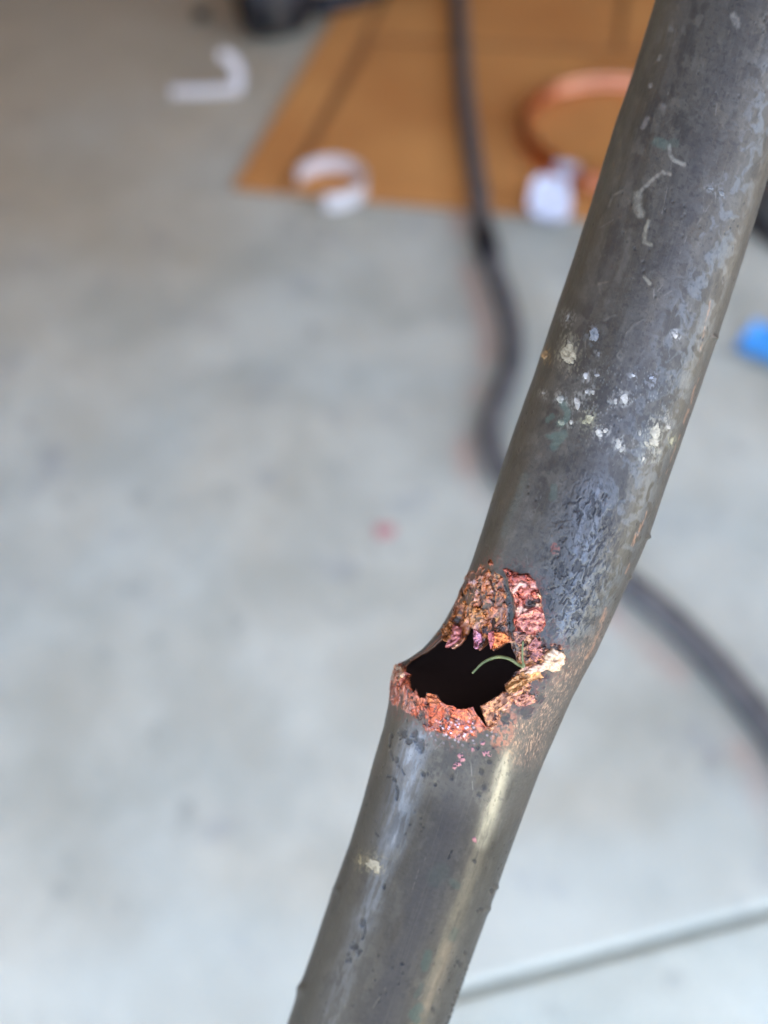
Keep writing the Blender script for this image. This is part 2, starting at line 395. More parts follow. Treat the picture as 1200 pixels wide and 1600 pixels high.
# long shallow hammer-like waviness of hand drawn tube
hgt += 1.2*(fbm(u/170, a/90, 2, 5)-0.5)
zone = lambda poly, w: 1-sstep(-w, w, poly_sdf(px, poly)) * 1.0
PITZ = [(872, 790), (915, 745), (965, 760), (965, 830), (950, 910), (930, 975), (890, 1012), (858, 985), (850, 925), (852, 860)]
pz = np.where(front, zone(PITZ, 26), 0)
wx, wy = 2.2*fbm(u/15, a/12, 3, 6), 2.2*fbm(u/15+40, a/12, 3, 16)
f1_ = fbm(u/10 + wx, a/5.5 + wy, 4, 7, 0.6); f2_ = fbm(u/4.6 + wx*1.5, a/3.2 + wy, 3, 17)
pits = pz*sstep(0.53, 0.64, f1_)
pits2 = pz*sstep(0.60, 0.70, f2_)
hgt -= 1.5*pits + 0.9*pits2
hgt += pz*0.8*(fbm(u/9.0, a/5.0, 4, 19)-0.5)*2
# general light pitting everywhere, denser in the upper shank
w5, w6, wid3 = worley(u/16.0, a/13.0, 27)
gp = sstep(0.22, 0.06, w5)*(wid3 > 0.72)*front*sstep(0.48, 0.66, fbm(u/80, a/50, 3, 28))
hgt -= 0.8*gp
PITS = [(629, 1146, 7, 10), (647, 1147, 7, 6), (639, 1158, 6, 6), (650, 1156, 4, 5), (658, 1165, 7, 11), (620, 1186, 4, 6), (663, 1209, 5, 6), (706, 1213, 4, 7), (680, 1226, 3, 4), (746, 1168, 4, 4), (771, 1166, 5, 4),
        (752, 1205, 4, 6), (757, 1228, 5, 7), (749, 1240, 4, 5), (765, 1190, 4, 4), (612, 1150, 3, 5), (566, 1442, 5, 9), (553, 1478, 8, 8), (561, 1487, 6, 5), (545, 1500, 5, 6), (629, 1505, 3, 3), (741, 1345, 4, 4),
        (768, 1392, 4, 5), (752, 1420, 5, 4), (746, 1424, 3, 3), (715, 1502, 4, 4), (719, 1506, 4, 5), (711, 1508, 3, 3), (727, 1488, 3, 4), (676, 1578, 4, 8), (600, 1384, 3, 5), (688, 1546, 3, 3), (702, 1530, 3, 4)]
pitm = np.zeros(len(u))
for (x, y, rx, ry) in PITS:
    j = np.where((np.abs(px[:, 0]-x) < 22) & (np.abs(px[:, 1]-y) < 24) & front)[0]
    d = np.hypot((px[j, 0]-x)/rx, (px[j, 1]-y)/ry) + 1.1*(fbm(px[j, 0]/5, px[j, 1]/5, 3, 3)-0.5)
    pitm[j] = np.maximum(pitm[j], 0.85*(1-sstep(0.4, 1.15, d)))
for ln, wd in (([(610, 1150), (609, 1170), (615, 1188), (625, 1200), (633, 1209)], 1.8), ([(606, 1213), (617, 1218), (621, 1236), (619, 1252)], 1.9), ([(584, 1288), (587, 1302), (594, 1309)], 1.4),
               ([(668, 1207), (664, 1214)], 2.5), ([(566, 1436), (570, 1452), (566, 1466)], 2.4), ([(540, 1496), (548, 1484)], 2), ([(700, 1342), (706, 1330)], 1.6)):
    d = polyline_dist(px, ln) + 1.5*(fbm(px[:, 0]/4, px[:, 1]/4, 2, 9)-0.5)
    pitm = np.maximum(pitm, (1-sstep(wd*0.4, wd*1.5, d))*front*0.75*sstep(0.38, 0.56, fbm(px[:, 0]/7, px[:, 1]/7, 3, 91)))
# black grains along the lower right edge
edge = front*sstep(1080, 1190, u)*sstep(0.80, 0.90, S)
w7, w8, wid4 = worley(u/6.5, a/6.0, 57)
grain = edge*sstep(0.36, 0.18, w7)*(wid4 > 0.55)
hgt += 1.6*grain - 1.8*pitm
for (x, y, r, hh) in ((470, 1545, 10, 4), (1117, 527, 4, 5), (800, 820, 4, 0), (1013, 838, 4, 4), (985, 902, 3, 3), (526, 1390, 5, 2), (775, 1386, 4, 3), (763, 1420, 5, 2.5)):
    d = np.hypot(px[:, 0]-x, px[:, 1]-y); hgt += hh*np.exp(-(d/r)**2)*(np.abs(th) < R_(107))
# crust around the hole: lumps, granules, sharp crests
wu, wa = 1.5*fbm(u/18, a/15, 3, 61), 1.5*fbm(u/18+9, a/15, 3, 62)
c1, c2, cid = worley(u/21 + wu, a/16 + wa, 63)
k1, k2, kid = worley(u/9 + wu, a/8 + wa, 71)
g1_, g2_, gid = worley(u/4.6, a/4.2, 75)
rdg = 1-np.abs(2*fbm(u/17 + wu, a/13 + wa, 4, 73, 0.55)-1)
gran = np.clip(1-g1_, 0, 1)*(0.3+gid)
fineamt = 0.25 + 1.0*masks['low']*sstep(12, 3, inner_d) + 0.5*masks['up']
fineamt = fineamt*(1-0.8*masks['red'])
lump = 1.1*(cid-0.35) + np.clip(c2-c1, 0, 0.35)*2.0 + 0.8*np.clip(1-k1, 0, 1)*(0.3+kid) + 1.5*(rdg-0.72) + 0.55*gran*fineamt
rd2 = 1-np.abs(2*fbm(u/24 + wu, a/10 + wa, 5, 78, 0.6)-1)
lump = lump*(1-masks['up']) + masks['up']*(2.1*(rd2-0.70) + 0.45*np.clip(1-k1, 0, 1)*(0.3+kid) + 0.35*(cid-0.3))
pl_ = 1.5*(cid-0.4) + 1.3*(rdg-0.72) + 0.5*np.clip(c2-c1, 0, 0.3) + 0.3*(kid-0.4)*(k2-k1 > 0.08) + 0.25*gran
lump = lump*(1-masks['low']) + masks['low']*pl_
crust_h = crust*np.minimum(inner_d/3, 1)*(0.1 + 3.4*lump)*(1-0.5*sstep(0.66, 0.86, np.abs(S)))
hgt = hgt*(1-0.7*crust) + crust_h
hgt += 0.9*masks['low'] + 1.0*masks['red']
# upper crust sinks towards the hole, lower lip stands out
near = np.clip(1-sd_hole/60, 0, 1)*(sd_hole < 900)
upper_side = (1-sstep(690, 735, u + 0.35*(a+40)))*front
hgt -= upper_side*near**1.6*11*(np.abs(S) < 0.93)
hgt += (1-upper_side)*near**3*2.0

# ---- albedo, roughness, metalness (linear)
A_ = np.zeros((len(u), 3)) + lin(96, 92, 86)
def blend(m, c):
    global A_
    m = np.clip(m, 0, 1)[:, None]; A_ = A_*(1-m) + np.asarray(c)*m
rough = np.full(len(u), 0.43); metal = np.full(len(u), 0.28); spec = np.full(len(u), 0.30)
n1 = fbm(u/70, a/34, 5, 101); n2 = fbm(u/22, a/16, 5, 103); n3 = fbm(u/140, a/20, 4, 105)
blend(sstep(0.50, 0.66, n1)*0.75, lin(70, 67, 64)); blend(sstep(0.52, 0.68, n2)*0.5, lin(118, 114, 106)); blend(sstep(0.55, 0.7, n3)*0.5, lin(82, 76, 66))
# dull blue-grey bloom, scalloped like dried water, on the upper shank
bloom_ax = (1-sstep(520, 700, u))*sstep(-0.25, 0.25, S + 0.0006*(u-200))*(1-sstep(0.70, 0.9, S))
sc1 = fbm(u/16+2*fbm(u/20, a/20, 2, 110), a/13+2*fbm(u/20+5, a/20, 2, 111), 4, 112)
blend(front*bloom_ax*sstep(0.42, 0.66, sc1)*0.55, lin(122, 127, 131))
rough = rough - 0.10*front*bloom_ax*sstep(0.44, 0.6, sc1)
ridge = 1-np.abs(2*sc1-1)
blend(front*(1-sstep(560, 700, u))*sstep(0.95, 0.99, ridge)*sstep(-0.7, -0.3, S)*(1-sstep(0.8, 0.95, S))*0.22, lin(130, 130, 126))
# dim reflection from behind the camera, painted dark down the middle
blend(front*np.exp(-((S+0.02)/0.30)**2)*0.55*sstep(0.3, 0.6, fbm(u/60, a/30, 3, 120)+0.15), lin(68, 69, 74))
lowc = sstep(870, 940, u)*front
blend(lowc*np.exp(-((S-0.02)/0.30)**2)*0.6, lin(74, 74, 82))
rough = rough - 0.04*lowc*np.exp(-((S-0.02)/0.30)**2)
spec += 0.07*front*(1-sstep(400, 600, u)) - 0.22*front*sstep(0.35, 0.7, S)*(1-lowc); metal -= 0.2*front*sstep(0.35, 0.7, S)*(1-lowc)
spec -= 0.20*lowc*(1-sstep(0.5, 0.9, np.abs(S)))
# brownish edges: reflected floor tones put into the colour
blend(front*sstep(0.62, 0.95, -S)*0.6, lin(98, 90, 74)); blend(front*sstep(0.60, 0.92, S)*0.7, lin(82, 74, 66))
# fine longitudinal drawing marks
drw = fbm(u/160, a/1.8, 3, 130)
blend(front*sstep(0.60, 0.8, drw)*0.15, lin(120, 116, 108)); rough += 0.06*(drw-0.5)
# sky and driveway reflections painted in as streaks: left (silvery) and right (brassy)
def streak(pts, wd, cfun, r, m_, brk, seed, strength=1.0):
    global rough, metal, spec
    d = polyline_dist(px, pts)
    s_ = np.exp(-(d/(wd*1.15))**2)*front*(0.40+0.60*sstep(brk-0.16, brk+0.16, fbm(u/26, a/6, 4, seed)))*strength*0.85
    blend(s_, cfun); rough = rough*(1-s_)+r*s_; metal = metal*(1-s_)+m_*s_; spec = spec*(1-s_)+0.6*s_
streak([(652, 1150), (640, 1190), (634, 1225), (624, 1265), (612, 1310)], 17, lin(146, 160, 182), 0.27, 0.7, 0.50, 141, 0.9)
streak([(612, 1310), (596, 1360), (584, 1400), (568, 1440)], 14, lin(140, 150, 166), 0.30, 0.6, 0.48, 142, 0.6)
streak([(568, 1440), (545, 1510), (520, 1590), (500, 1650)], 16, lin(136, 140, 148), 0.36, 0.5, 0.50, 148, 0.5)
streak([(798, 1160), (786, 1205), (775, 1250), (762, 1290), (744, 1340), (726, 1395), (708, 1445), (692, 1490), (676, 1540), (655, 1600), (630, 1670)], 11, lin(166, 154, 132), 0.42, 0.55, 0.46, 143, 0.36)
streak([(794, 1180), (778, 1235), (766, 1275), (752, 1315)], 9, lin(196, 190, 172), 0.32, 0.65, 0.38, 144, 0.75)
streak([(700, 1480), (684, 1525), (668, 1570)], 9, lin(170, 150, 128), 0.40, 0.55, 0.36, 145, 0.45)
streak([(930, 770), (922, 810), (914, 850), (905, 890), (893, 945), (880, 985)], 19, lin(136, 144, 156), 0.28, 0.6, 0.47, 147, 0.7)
blend(pits*0.75 + pits2*0.4, lin(58, 60, 66)); blend(gp*0.5, lin(66, 64, 62)); blend(pitm*0.75, lin(56, 56, 58)); blend(grain*0.85, lin(44, 43, 43))
rough = rough + 0.2*np.clip(pits+pitm, 0, 1)
dk = fbm(u/5, a/5, 3, 150)
blend(front*(1-sstep(0.3, 0.9, np.abs(S)))*sstep(0.64, 0.74, dk)*(0.5-0.38*lowc), lin(58, 58, 60))
# bare copper brushed through on the right of the kink, and scratches up the right edge
BARE = [(950, 955), (940, 1000), (905, 1062), (868, 1130), (840, 1195), (805, 1200), (782, 1168), (778, 1130), (800, 1110), (835, 1100), (858, 1060), (880, 1040), (915, 1000)]
br = front*(1-sstep(-22, 14, poly_sdf(px, BARE)))
fl = fbm((u*0.9+a*0.5)/5.5, (a*0.9-u*0.25)/2.0, 4, 160, 0.65)
blend(br*0.6, lin(124, 112, 102)); blend(br*sstep(0.50, 0.66, fl)*0.5, lin(176, 142, 122)); blend(br*sstep(0.64, 0.74, fl)*0.6, lin(214, 178, 152))
blend(br*sstep(0.46, 0.36, fl)*0.5, lin(84, 78, 76)); hgt += br*0.8*(fl-0.5)
metal = metal + 0.25*br*sstep(0.5, 0.64, fl)
NEARP = [(770, 1112), (800, 1096), (806, 1120), (800, 1150), (785, 1172), (770, 1160)]
nb = front*(1-sstep(-6, 10, poly_sdf(px, NEARP) + 14*(fbm(u/6, a/5, 3, 163)-0.5)))
blend(nb*0.65*sstep(0.42, 0.58, fbm(u/5, a/4, 3, 166)), lin(196, 128, 104)); hgt += 1.2*nb*(fbm(u/4, a/4, 2, 164)-0.3)
for ln, wd, al in (([(1092, 590), (1084, 612), (1078, 632)], 1.8, .8), ([(1076, 640), (1068, 660)], 2.2, .8), ([(1010, 800), (998, 830)], 2.0, .7), ([(995, 835), (988, 852)], 2.6, .9), ([(985, 880), (978, 896)], 1.8, .7),
                   ([(948, 952), (940, 972)], 3.0, 1), ([(940, 976), (930, 1000)], 2.4, .9), ([(1110, 470), (1100, 520), (1090, 570)], 1.6, .5), ([(1062, 680), (1040, 740)], 1.4, .5), ([(930, 1005), (915, 1030)], 2.5, .8)):
    d = polyline_dist(px, ln) + 2.2*(fbm(u/5, a/3, 3, 170)-0.5)
    m_ = (1-sstep(wd*0.3, wd*1.3, d))*front*al*0.7*sstep(0.40, 0.60, fbm(u/9, a/3, 3, 171)); blend(m_, lin(196, 150, 124)); metal = metal*(1-m_)+0.6*m_
# pale water marks and green patina
FLECKS = [(888, 556, 10, 14, .5, (150, 140, 112), (214, 206, 178)), (889, 537, 4, 9, 0, (140, 134, 118), (190, 184, 160)), (927, 523, 8, 9, .4, (112, 120, 128), (158, 164, 168)), (852, 555, 3.5, 7, .2, (150, 118, 76), (196, 160, 112)),
          (887, 497, 2.6, 8, .3, (140, 136, 126), (184, 180, 170)), (916, 587, 3, 5, .1, (190, 190, 186), (232, 232, 228)), (933, 586, 4, 3, 0, (130, 132, 132), (180, 180, 176)), (925, 612, 5, 3.4, .8, (136, 136, 130), (190, 188, 180)),
          (903, 628, 3.6, 10, -.2, (176, 174, 164), (226, 224, 214)), (920, 655, 11, 8, -.3, (150, 146, 112), (208, 204, 172)), (877, 622, 6, 5, .7, (150, 154, 142), (208, 210, 200)), (892, 660, 3, 4, 0, (170, 168, 156), (214, 212, 200)),
          (937, 677, 5.5, 5, 0, (186, 184, 172), (234, 232, 222)), (946, 672, 4, 4, 0, (180, 178, 168), (226, 224, 214)), (976, 622, 6.5, 6, .3, (176, 176, 168), (230, 230, 224)), (961, 627, 3.5, 5, 0, (148, 150, 146), (200, 200, 194)),
          (849, 615, 3.5, 2.6, 0, (166, 160, 146), (206, 200, 186)), (1022, 672, 8, 10, .3, (150, 146, 128), (214, 210, 192)), (1022, 690, 7, 7, 0, (150, 146, 128), (208, 204, 186)), (1010, 693, 5, 4.5, 0, (150, 148, 132), (206, 202, 188)),
          (1004, 718, 2.6, 5, 0, (150, 148, 136), (204, 202, 190)), (1022, 708, 2.4, 7, 0, (140, 138, 126), (190, 186, 172)), (1050, 690, 4, 6, .2, (138, 134, 108), (178, 172, 140)), (966, 692, 5, 6, .4, (166, 166, 158), (222, 222, 214)),
          (971, 703, 4, 3.6, 0, (160, 160, 152), (214, 214, 206)), (989, 587, 3, 3.4, 0, (150, 154, 158), (210, 214, 218)), (1019, 591, 5, 3.2, 0, (150, 160, 176), (212, 220, 232)), (1056, 526, 4.5, 4.5, .5, (180, 178, 172), (232, 230, 226)),
          (877, 661, 4, 4, 0, (140, 150, 130), (184, 190, 170)), (934, 553, 2.4, 4, 0, (120, 120, 118), (160, 160, 156)), (1041, 652, 2.6, 6, .5, (140, 138, 128), (190, 186, 176)), (1043, 666, 3, 3, 0, (160, 156, 146), (206, 202, 192)),
          (917, 611, 2.4, 2.4, 0, (180, 178, 170), (220, 218, 210)), (1127, 302, 2.6, 4, -.6, (116, 122, 126), (156, 162, 166)), (1110, 294, 4, 2.6, .2, (116, 122, 126), (156, 162, 166)),
          (586, 1352, 11, 9, .2, (150, 140, 112), (206, 198, 170)), (562, 1343, 3.4, 8, .1, (150, 136, 96), (190, 174, 134)), (1000, 677, 3, 4, 0, (140, 140, 134), (190, 190, 182))]
for (x, y, rx, ry, an, lo, hi) in FLECKS:
    r_ = max(rx, ry)*1.5+4; j = np.where((np.abs(px[:, 0]-x) < 2.5*r_) & (np.abs(px[:, 1]-y) < 2.5*r_) & front)[0]
    d = np.hypot(px[j, 0]-x, (px[j, 1]-y)*0.8)/r_ + 1.3*(fbm(u[j]/7, a[j]/5, 4, 177)-0.5)
    mm = np.zeros(len(u)); mm[j] = (1-sstep(0.25, 1.1, d))*0.5*sstep(0.42, 0.58, fbm(u[j]/3.5, a[j]/3, 3, 178)); blend(mm, lin(*hi)*0.7); hgt += 0.4*mm
rs_ = np.random.default_rng(5)
for k in range(70):      # handling scratches, mostly along the tube
    c0_ = np.array([0, rs_.uniform(-30, 1600)]); iu = int(np.clip(rs_.uniform(-380, 1320)+700, 0, len(uu)-1)); s_ = rs_.uniform(-0.75, 0.75)
    p_ = uu[iu]*AX + (VC[iu]+HW[iu]*s_)*BX; an = math.atan2(AX[1], AX[0]) + rs_.normal(0, 0.35); ln_ = rs_.uniform(8, 46)
    q_ = p_ + ln_*np.array([math.cos(an), math.sin(an)]); lo_, hi_ = np.minimum(p_, q_)-4, np.maximum(p_, q_)+4
    j = np.where((px[:, 0] > lo_[0]) & (px[:, 0] < hi_[0]) & (px[:, 1] > lo_[1]) & (px[:, 1] < hi_[1]) & front)[0]
    if len(j) == 0: continue
    mm = np.zeros(len(u)); mm[j] = (1-sstep(0.3, 1.5, seg_dist(px[j], p_, q_)))*rs_.uniform(0.15, 0.55)*sstep(0.35, 0.6, fbm(px[j, 0]/8, px[j, 1]/8, 2, 179))
    blend(mm, lin(140, 136, 130)); hgt -= 0.5*mm
MARKS = [  # dried water marks
         ([(1046, 227), (1046, 240), (1052, 250), (1069, 257)], 3.2, (152, 149, 140), 0.9), ([(1002, 297), (1012, 287), (1025, 276), (1035, 268), (1047, 272)], 2.8, (148, 142, 132), .9), ([(997, 305), (996, 322), (1001, 334)], 7, (146, 142, 130), .9),
         ([(1013, 345), (1008, 362), (1006, 377), (1018, 383)], 3, (152, 146, 130), .9), ([(1007, 433), (1015, 443)], 3, (150, 145, 132), .9), ([(951, 322), (958, 305), (972, 298)], 1.8, (130, 124, 112), .6), ([(1011, 185), (1004, 198)], 4, (136, 128, 122), .8),
         ([(1146, 24), (1152, 38)], 6, (140, 136, 130), .8), ([(974, 540), (978, 520), (990, 507), (1005, 498)], 2, (112, 108, 102), .7), ([(968, 548), (975, 556), (970, 562), (964, 556), (968, 548)], 1.8, (128, 124, 116), .7),
         ([(1035, 165), (1036, 168)], 5, (124, 120, 118), .6), ([(1048, 43), (1049, 46)], 4, (132, 128, 120), .7), ([(942, 500), (960, 492)], 2, (110, 104, 96), .6), ([(936, 443), (950, 440)], 1.6, (128, 118, 104), .6),
         ([(1031, 88), (1029, 92)], 3, (134, 130, 122), .7), ([(1016, 133), (1016, 135)], 3, (170, 164, 158), .9),
         ([(820, 745), (812, 770), (800, 800)], 7, (104, 108, 100), .55), ([(795, 810), (786, 835)], 7, (104, 108, 102), .5)]
for ln, wd, c_, al in MARKS:
    j = np.where(np.hypot(px[:, 0]-ln[0][0], px[:, 1]-ln[0][1]) < 130)[0]
    d = polyline_dist(px[j], ln) + 2.6*(fbm(u[j]/6, a[j]/5, 3, 180)-0.5)
    mm = np.zeros(len(u)); mm[j] = (1-sstep(wd*0.3, wd*1.5, d))*front[j]*al*(0.55+0.45*sstep(0.35, 0.6, fbm(u[j]/4, a[j]/4, 3, 182)))
    blend(mm, lin(*c_)); rough = rough*(1-mm)+0.7*mm; hgt += 0.5*mm
GREEN = [([(880, 632), (887, 642), (885, 655), (876, 662)], 6, .85), ([(862, 650), (856, 656)], 5, .7), ([(868, 681), (880, 678), (872, 690), (865, 699)], 7, .8), ([(854, 681), (860, 684)], 4, .7), ([(1028, 222), (1036, 224)], 9, .6), ([(1052, 222), (1056, 224)], 7, .35),
         ([(866, 762), (864, 778)], 6, .5), ([(669, 1490), (664, 1512)], 7, .65), ([(655, 1574), (645, 1584), (650, 1592)], 8, .75), ([(711, 1455), (708, 1466)], 6, .45), ([(708, 1378), (714, 1384)], 6, .4), ([(660, 1540), (650, 1556)], 4, .4), ([(690, 1362), (680, 1372)], 14, .2)]
for ln, wd, al in GREEN:
    j = np.where(np.hypot(px[:, 0]-ln[0][0], px[:, 1]-ln[0][1]) < 60)[0]
    d = polyline_dist(px[j], ln) + 5*(fbm(u[j]/8, a[j]/6, 3, 190)-0.5)
    mm = np.zeros(len(u)); mm[j] = (1-sstep(wd*0.6, wd*1.3, d))*front[j]*al
    blend(mm*0.62, lin(92, 116, 104)); rough = rough*(1-mm)+0.75*mm; metal = metal*(1-mm)
# pale speckle in the mid shank
sp = front*np.exp(-(((px[:, 0]-985)/75)**2+((px[:, 1]-640)/70)**2)); w9, _, wid9 = worley(u/7, a/4.5, 200)
spk = sp*sstep(0.36, 0.12, w9)*(wid9 > 0.45)*sstep(0.46, 0.58, fbm(u/18, a/12, 3, 203)); blend(spk*0.7, lin(158, 160, 156)); hgt += 0.9*spk
spd = sp*sstep(0.55, 0.65, fbm(u/7, a/6, 3, 201)); blend(spd*0.6, lin(58, 60, 64))
# crust colours
cm = crust
t1 = fbm(u/24 + wu, a/19 + wa, 3, 210); t2 = fbm(u/9 + wu, a/7.5 + wa, 3, 212); t3 = fbm(u/3.4, a/3.0, 2, 214)
def crust_mix(m, cs):
    """cs: colours along a noise ladder."""
    global A_
    lad = np.clip((0.40*t1+0.32*t2+0.12*t3+0.16*cid-0.34)/0.32, 0, 0.999)*(len(cs)-1)
    i0 = lad.astype(int); f = (lad-i0)[:, None]
    ca = np.array([lin(*c) for c in cs]); cc = ca[i0]*(1-f)+ca[np.minimum(i0+1, len(cs)-1)]*f
    m = np.clip(m, 0, 1)[:, None]; A_ = A_*(1-m)+cc*m
crust_mix(masks['up'], [(74, 58, 56), (136, 84, 60), (212, 132, 66), (172, 98, 76), (216, 138, 92), (160, 112, 106), (236, 170, 100), (236, 178, 166)])
crust_mix(masks['rgt'], [(82, 74, 72), (134, 94, 84), (210, 140, 98), (160, 114, 106), (226, 164, 102), (198, 136, 122), (240, 194, 154)])
crust_mix(masks['red'], [(112, 58, 52), (182, 90, 76), (204, 106, 86), (158, 80, 68), (216, 126, 104), (192, 102, 86), (240, 178, 156)])
crust_mix(masks['low'], [(82, 54, 50), (168, 82, 60), (196, 96, 66), (140, 78, 70), (208, 116, 80), (182, 102, 88), (226, 166, 152)])
for (x, y, rx, ry, c_, al) in ((738, 962, 20, 14, (226, 160, 92), .55), (730, 938, 12, 16, (222, 146, 72), .5), (781, 945, 11, 34, (112, 88, 84), .6), (748, 893, 10, 10, (214, 130, 96), .5), (720, 940, 8, 20, (112, 80, 66), .4),  # pale and pink spots are painted highlights; ochre and brown are crust tones
                           (739, 908, 6, 6, (216, 190, 198), .8), (752, 902, 4, 5, (226, 176, 160), .7), (769, 884, 4, 6, (214, 130, 112), .7), (741, 925, 6, 5, (206, 160, 150), .6), (762, 938, 5, 5, (214, 150, 142), .6), (770, 952, 6, 6, (222, 132, 92), .6),
                           (815, 914, 10, 4, (246, 196, 180), .8), (836, 916, 6, 5, (240, 190, 180), .7), (806, 924, 5, 6, (238, 176, 162), .6), (843, 930, 4, 6, (236, 190, 150), .7), (814, 953, 12, 4, (248, 206, 178), .8), (838, 945, 10, 4, (240, 196, 160), .8),
                           (818, 972, 6, 5, (250, 212, 194), .8), (834, 970, 6, 6, (238, 176, 168), .6), (812, 960, 4, 6, (242, 190, 170), .6), (617, 1054, 8, 14, (222, 164, 136), .6), (640, 1096, 14, 10, (186, 138, 122), .5), (632, 1108, 12, 6, (120, 98, 84), .6),
                           (676, 1094, 12, 10, (214, 122, 80), .5), (725, 1118, 20, 8, (214, 126, 96), .5)):
    j = np.where((np.abs(px[:, 0]-x) < rx*2.5) & (np.abs(px[:, 1]-y) < ry*2.5))[0]
    d = np.hypot((px[j, 0]-x)/rx, (px[j, 1]-y)/ry) + 1.1*(fbm(u[j]/7, a[j]/6, 4, 260)-0.5)
    mm = np.zeros(len(u)); mm[j] = (1-sstep(0.5, 1.2, d))*crust[j]*al; blend(mm, lin(*c_))
    hgt[j] += 1.3*mm[j]*(max(c_) > 200)
for ln, wd in (([(751, 912), (748, 926), (750, 938), (747, 946)], 2.2), ([(726, 908), (722, 924), (728, 936)], 1.6), ([(766, 905), (772, 925), (768, 945)], 1.6), ([(738, 940), (733, 955)], 1.5), ([(828, 942), (842, 938)], 3)):
    d = polyline_dist(px, ln) + 2.4*(fbm(u/5, a/4, 3, 262)-0.5); mm = (1-sstep(wd*0.5, wd*1.5, d))*crust
    blend(mm*0.85, lin(46, 34, 30)); hgt -= 3.0*mm
# grey unrusted strip between the two upper crusts and dark islands
gs = [(788, 905), (798, 930), (802, 955), (800, 985), (794, 992), (790, 970), (793, 940), (786, 915)]
m_ = front*(1-sstep(-2, 3, poly_sdf(px, gs))); blend(m_, lin(84, 86, 84)); hgt -= 2.0*m_
for (x, y, r) in ((822, 1110, 12), (790, 1122, 9), (851, 1056, 8), (806, 1012, 9), (780, 982, 10), (828, 944, 8), (660, 1116, 4), (655, 1122, 4), (766, 970, 4), (846, 1004, 7), (843, 1090, 9)):
    j = np.where(np.hypot(px[:, 0]-x, px[:, 1]-y) < r*2.5)[0]
    d = np.hypot(px[j, 0]-x, px[j, 1]-y) + r*1.1*(fbm(u[j]/6, a[j]/5, 3, 220)-0.5)
    mm = np.zeros(len(u)); mm[j] = (1-sstep(r*0.6, r*1.15, d))*front[j]*0.9; blend(mm, lin(72, 70, 70)); hgt -= 1.6*mm
# lilac-white crystals along the lower lip
w10, _, wid10 = worley(u/6, a/6, 230)
cry = front*np.exp(-(((px[:, 0]-720)/40)**2+((px[:, 1]-1143)/16)**2))*sstep(0.42, 0.2, w10)*(wid10 > 0.5)*sstep(6, 10, sd_hole)
blend(cry, lin(226, 206, 224)); hgt += 2.0*cry
for (x, y, r) in ((721, 1184, 6), (716, 1192, 5), (710, 1198, 4), (757, 1177, 4), (765, 1178, 4), (738, 1172, 3), (742, 1312, 4), (868, 857, 8), (754, 1160, 5), (716, 1152, 5)):
    j = np.where(np.hypot(px[:, 0]-x, px[:, 1]-y) < r*2.5)[0]
    d = np.hypot(px[j, 0]-x, (px[j, 1]-y)*0.8) + r*0.8*(fbm(u[j]/4, a[j]/4, 2, 233)-0.5)
    mm = np.zeros(len(u)); mm[j] = (1-sstep(r*0.6, r*1.1, d))*front[j]*0.9
    mm *= sstep(0.36, 0.52, fbm(px[:, 0]/3.5, px[:, 1]/3.5, 2, 235)); blend(mm, lin(206, 142, 150) if r < 8 else lin(140, 92, 84)); hgt += (1.6 if r < 8 else 0.3)*mm
# crevices between lumps are coloured darker
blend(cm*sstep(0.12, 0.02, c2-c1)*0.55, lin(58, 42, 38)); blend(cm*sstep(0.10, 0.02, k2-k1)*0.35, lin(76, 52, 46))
rough = np.where(cm > 0.5, 0.12 + 0.42*t2, rough); metal = metal*(1-cm) + (0.30+0.55*(kid > 0.45))*cm
# thin reddish spray just outside the crust
sph = np.zeros(len(u)); allp = np.minimum.reduce([poly_sdf(q, p_) for p_ in (C_UP, C_RED, C_RGT, C_LOW)])
sph[idx] = np.clip(1-allp/26, 0, 1)*(fbm(u[idx]/5, a[idx]/4, 3, 240) > 0.58)*(1-crust[idx])
blend(sph*0.55, lin(128, 84, 78))
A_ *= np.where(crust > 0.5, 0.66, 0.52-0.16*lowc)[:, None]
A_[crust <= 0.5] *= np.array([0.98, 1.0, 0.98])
spec = np.clip(spec*(1-cm)+0.7*cm, 0.1, 1)
rough = np.clip(rough, 0.18, 0.95); metal = np.clip(metal, 0, 1)

# ---- assemble mesh
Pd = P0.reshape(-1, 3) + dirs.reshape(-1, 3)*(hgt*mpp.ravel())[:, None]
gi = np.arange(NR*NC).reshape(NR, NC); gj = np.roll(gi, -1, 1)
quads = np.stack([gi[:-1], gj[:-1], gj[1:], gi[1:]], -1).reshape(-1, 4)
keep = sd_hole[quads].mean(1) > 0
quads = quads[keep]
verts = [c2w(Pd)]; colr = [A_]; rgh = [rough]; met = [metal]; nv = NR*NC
# rim of the hole: edges used once between live quads, away from the grid ends
e = np.concatenate([quads[:, [0, 1]], quads[:, [1, 2]], quads[:, [2, 3]], quads[:, [3, 0]]])
es = np.sort(e, 1); key = es[:, 0].astype(np.int64)*(NR*NC)+es[:, 1]
_, inv, cnt = np.unique(key, return_inverse=True, return_counts=True)
bd = e[cnt[inv.ravel()] == 1]; bd = bd[(bd.min(1) >= NC) & (bd.max(1) < (NR-1)*NC)]
bv = np.unique(bd); lut = -np.ones(NR*NC, int); lut[bv] = np.arange(len(bv))
base = Pd[bv]; dn = dirs.reshape(-1, 3)[bv]; mp = mpp.ravel()[bv]
tk = 3.2 + 2.0*fbm(u[bv]/6, a[bv]/6, 2, 250)
r1 = base - dn*(tk*mp)[:, None]
verts.append(c2w(r1)); colr.append(A_[bv]*0.4+lin(206, 128, 78)*0.4); rgh.append(np.full(len(bv), .3)); met.append(np.full(len(bv), .6))
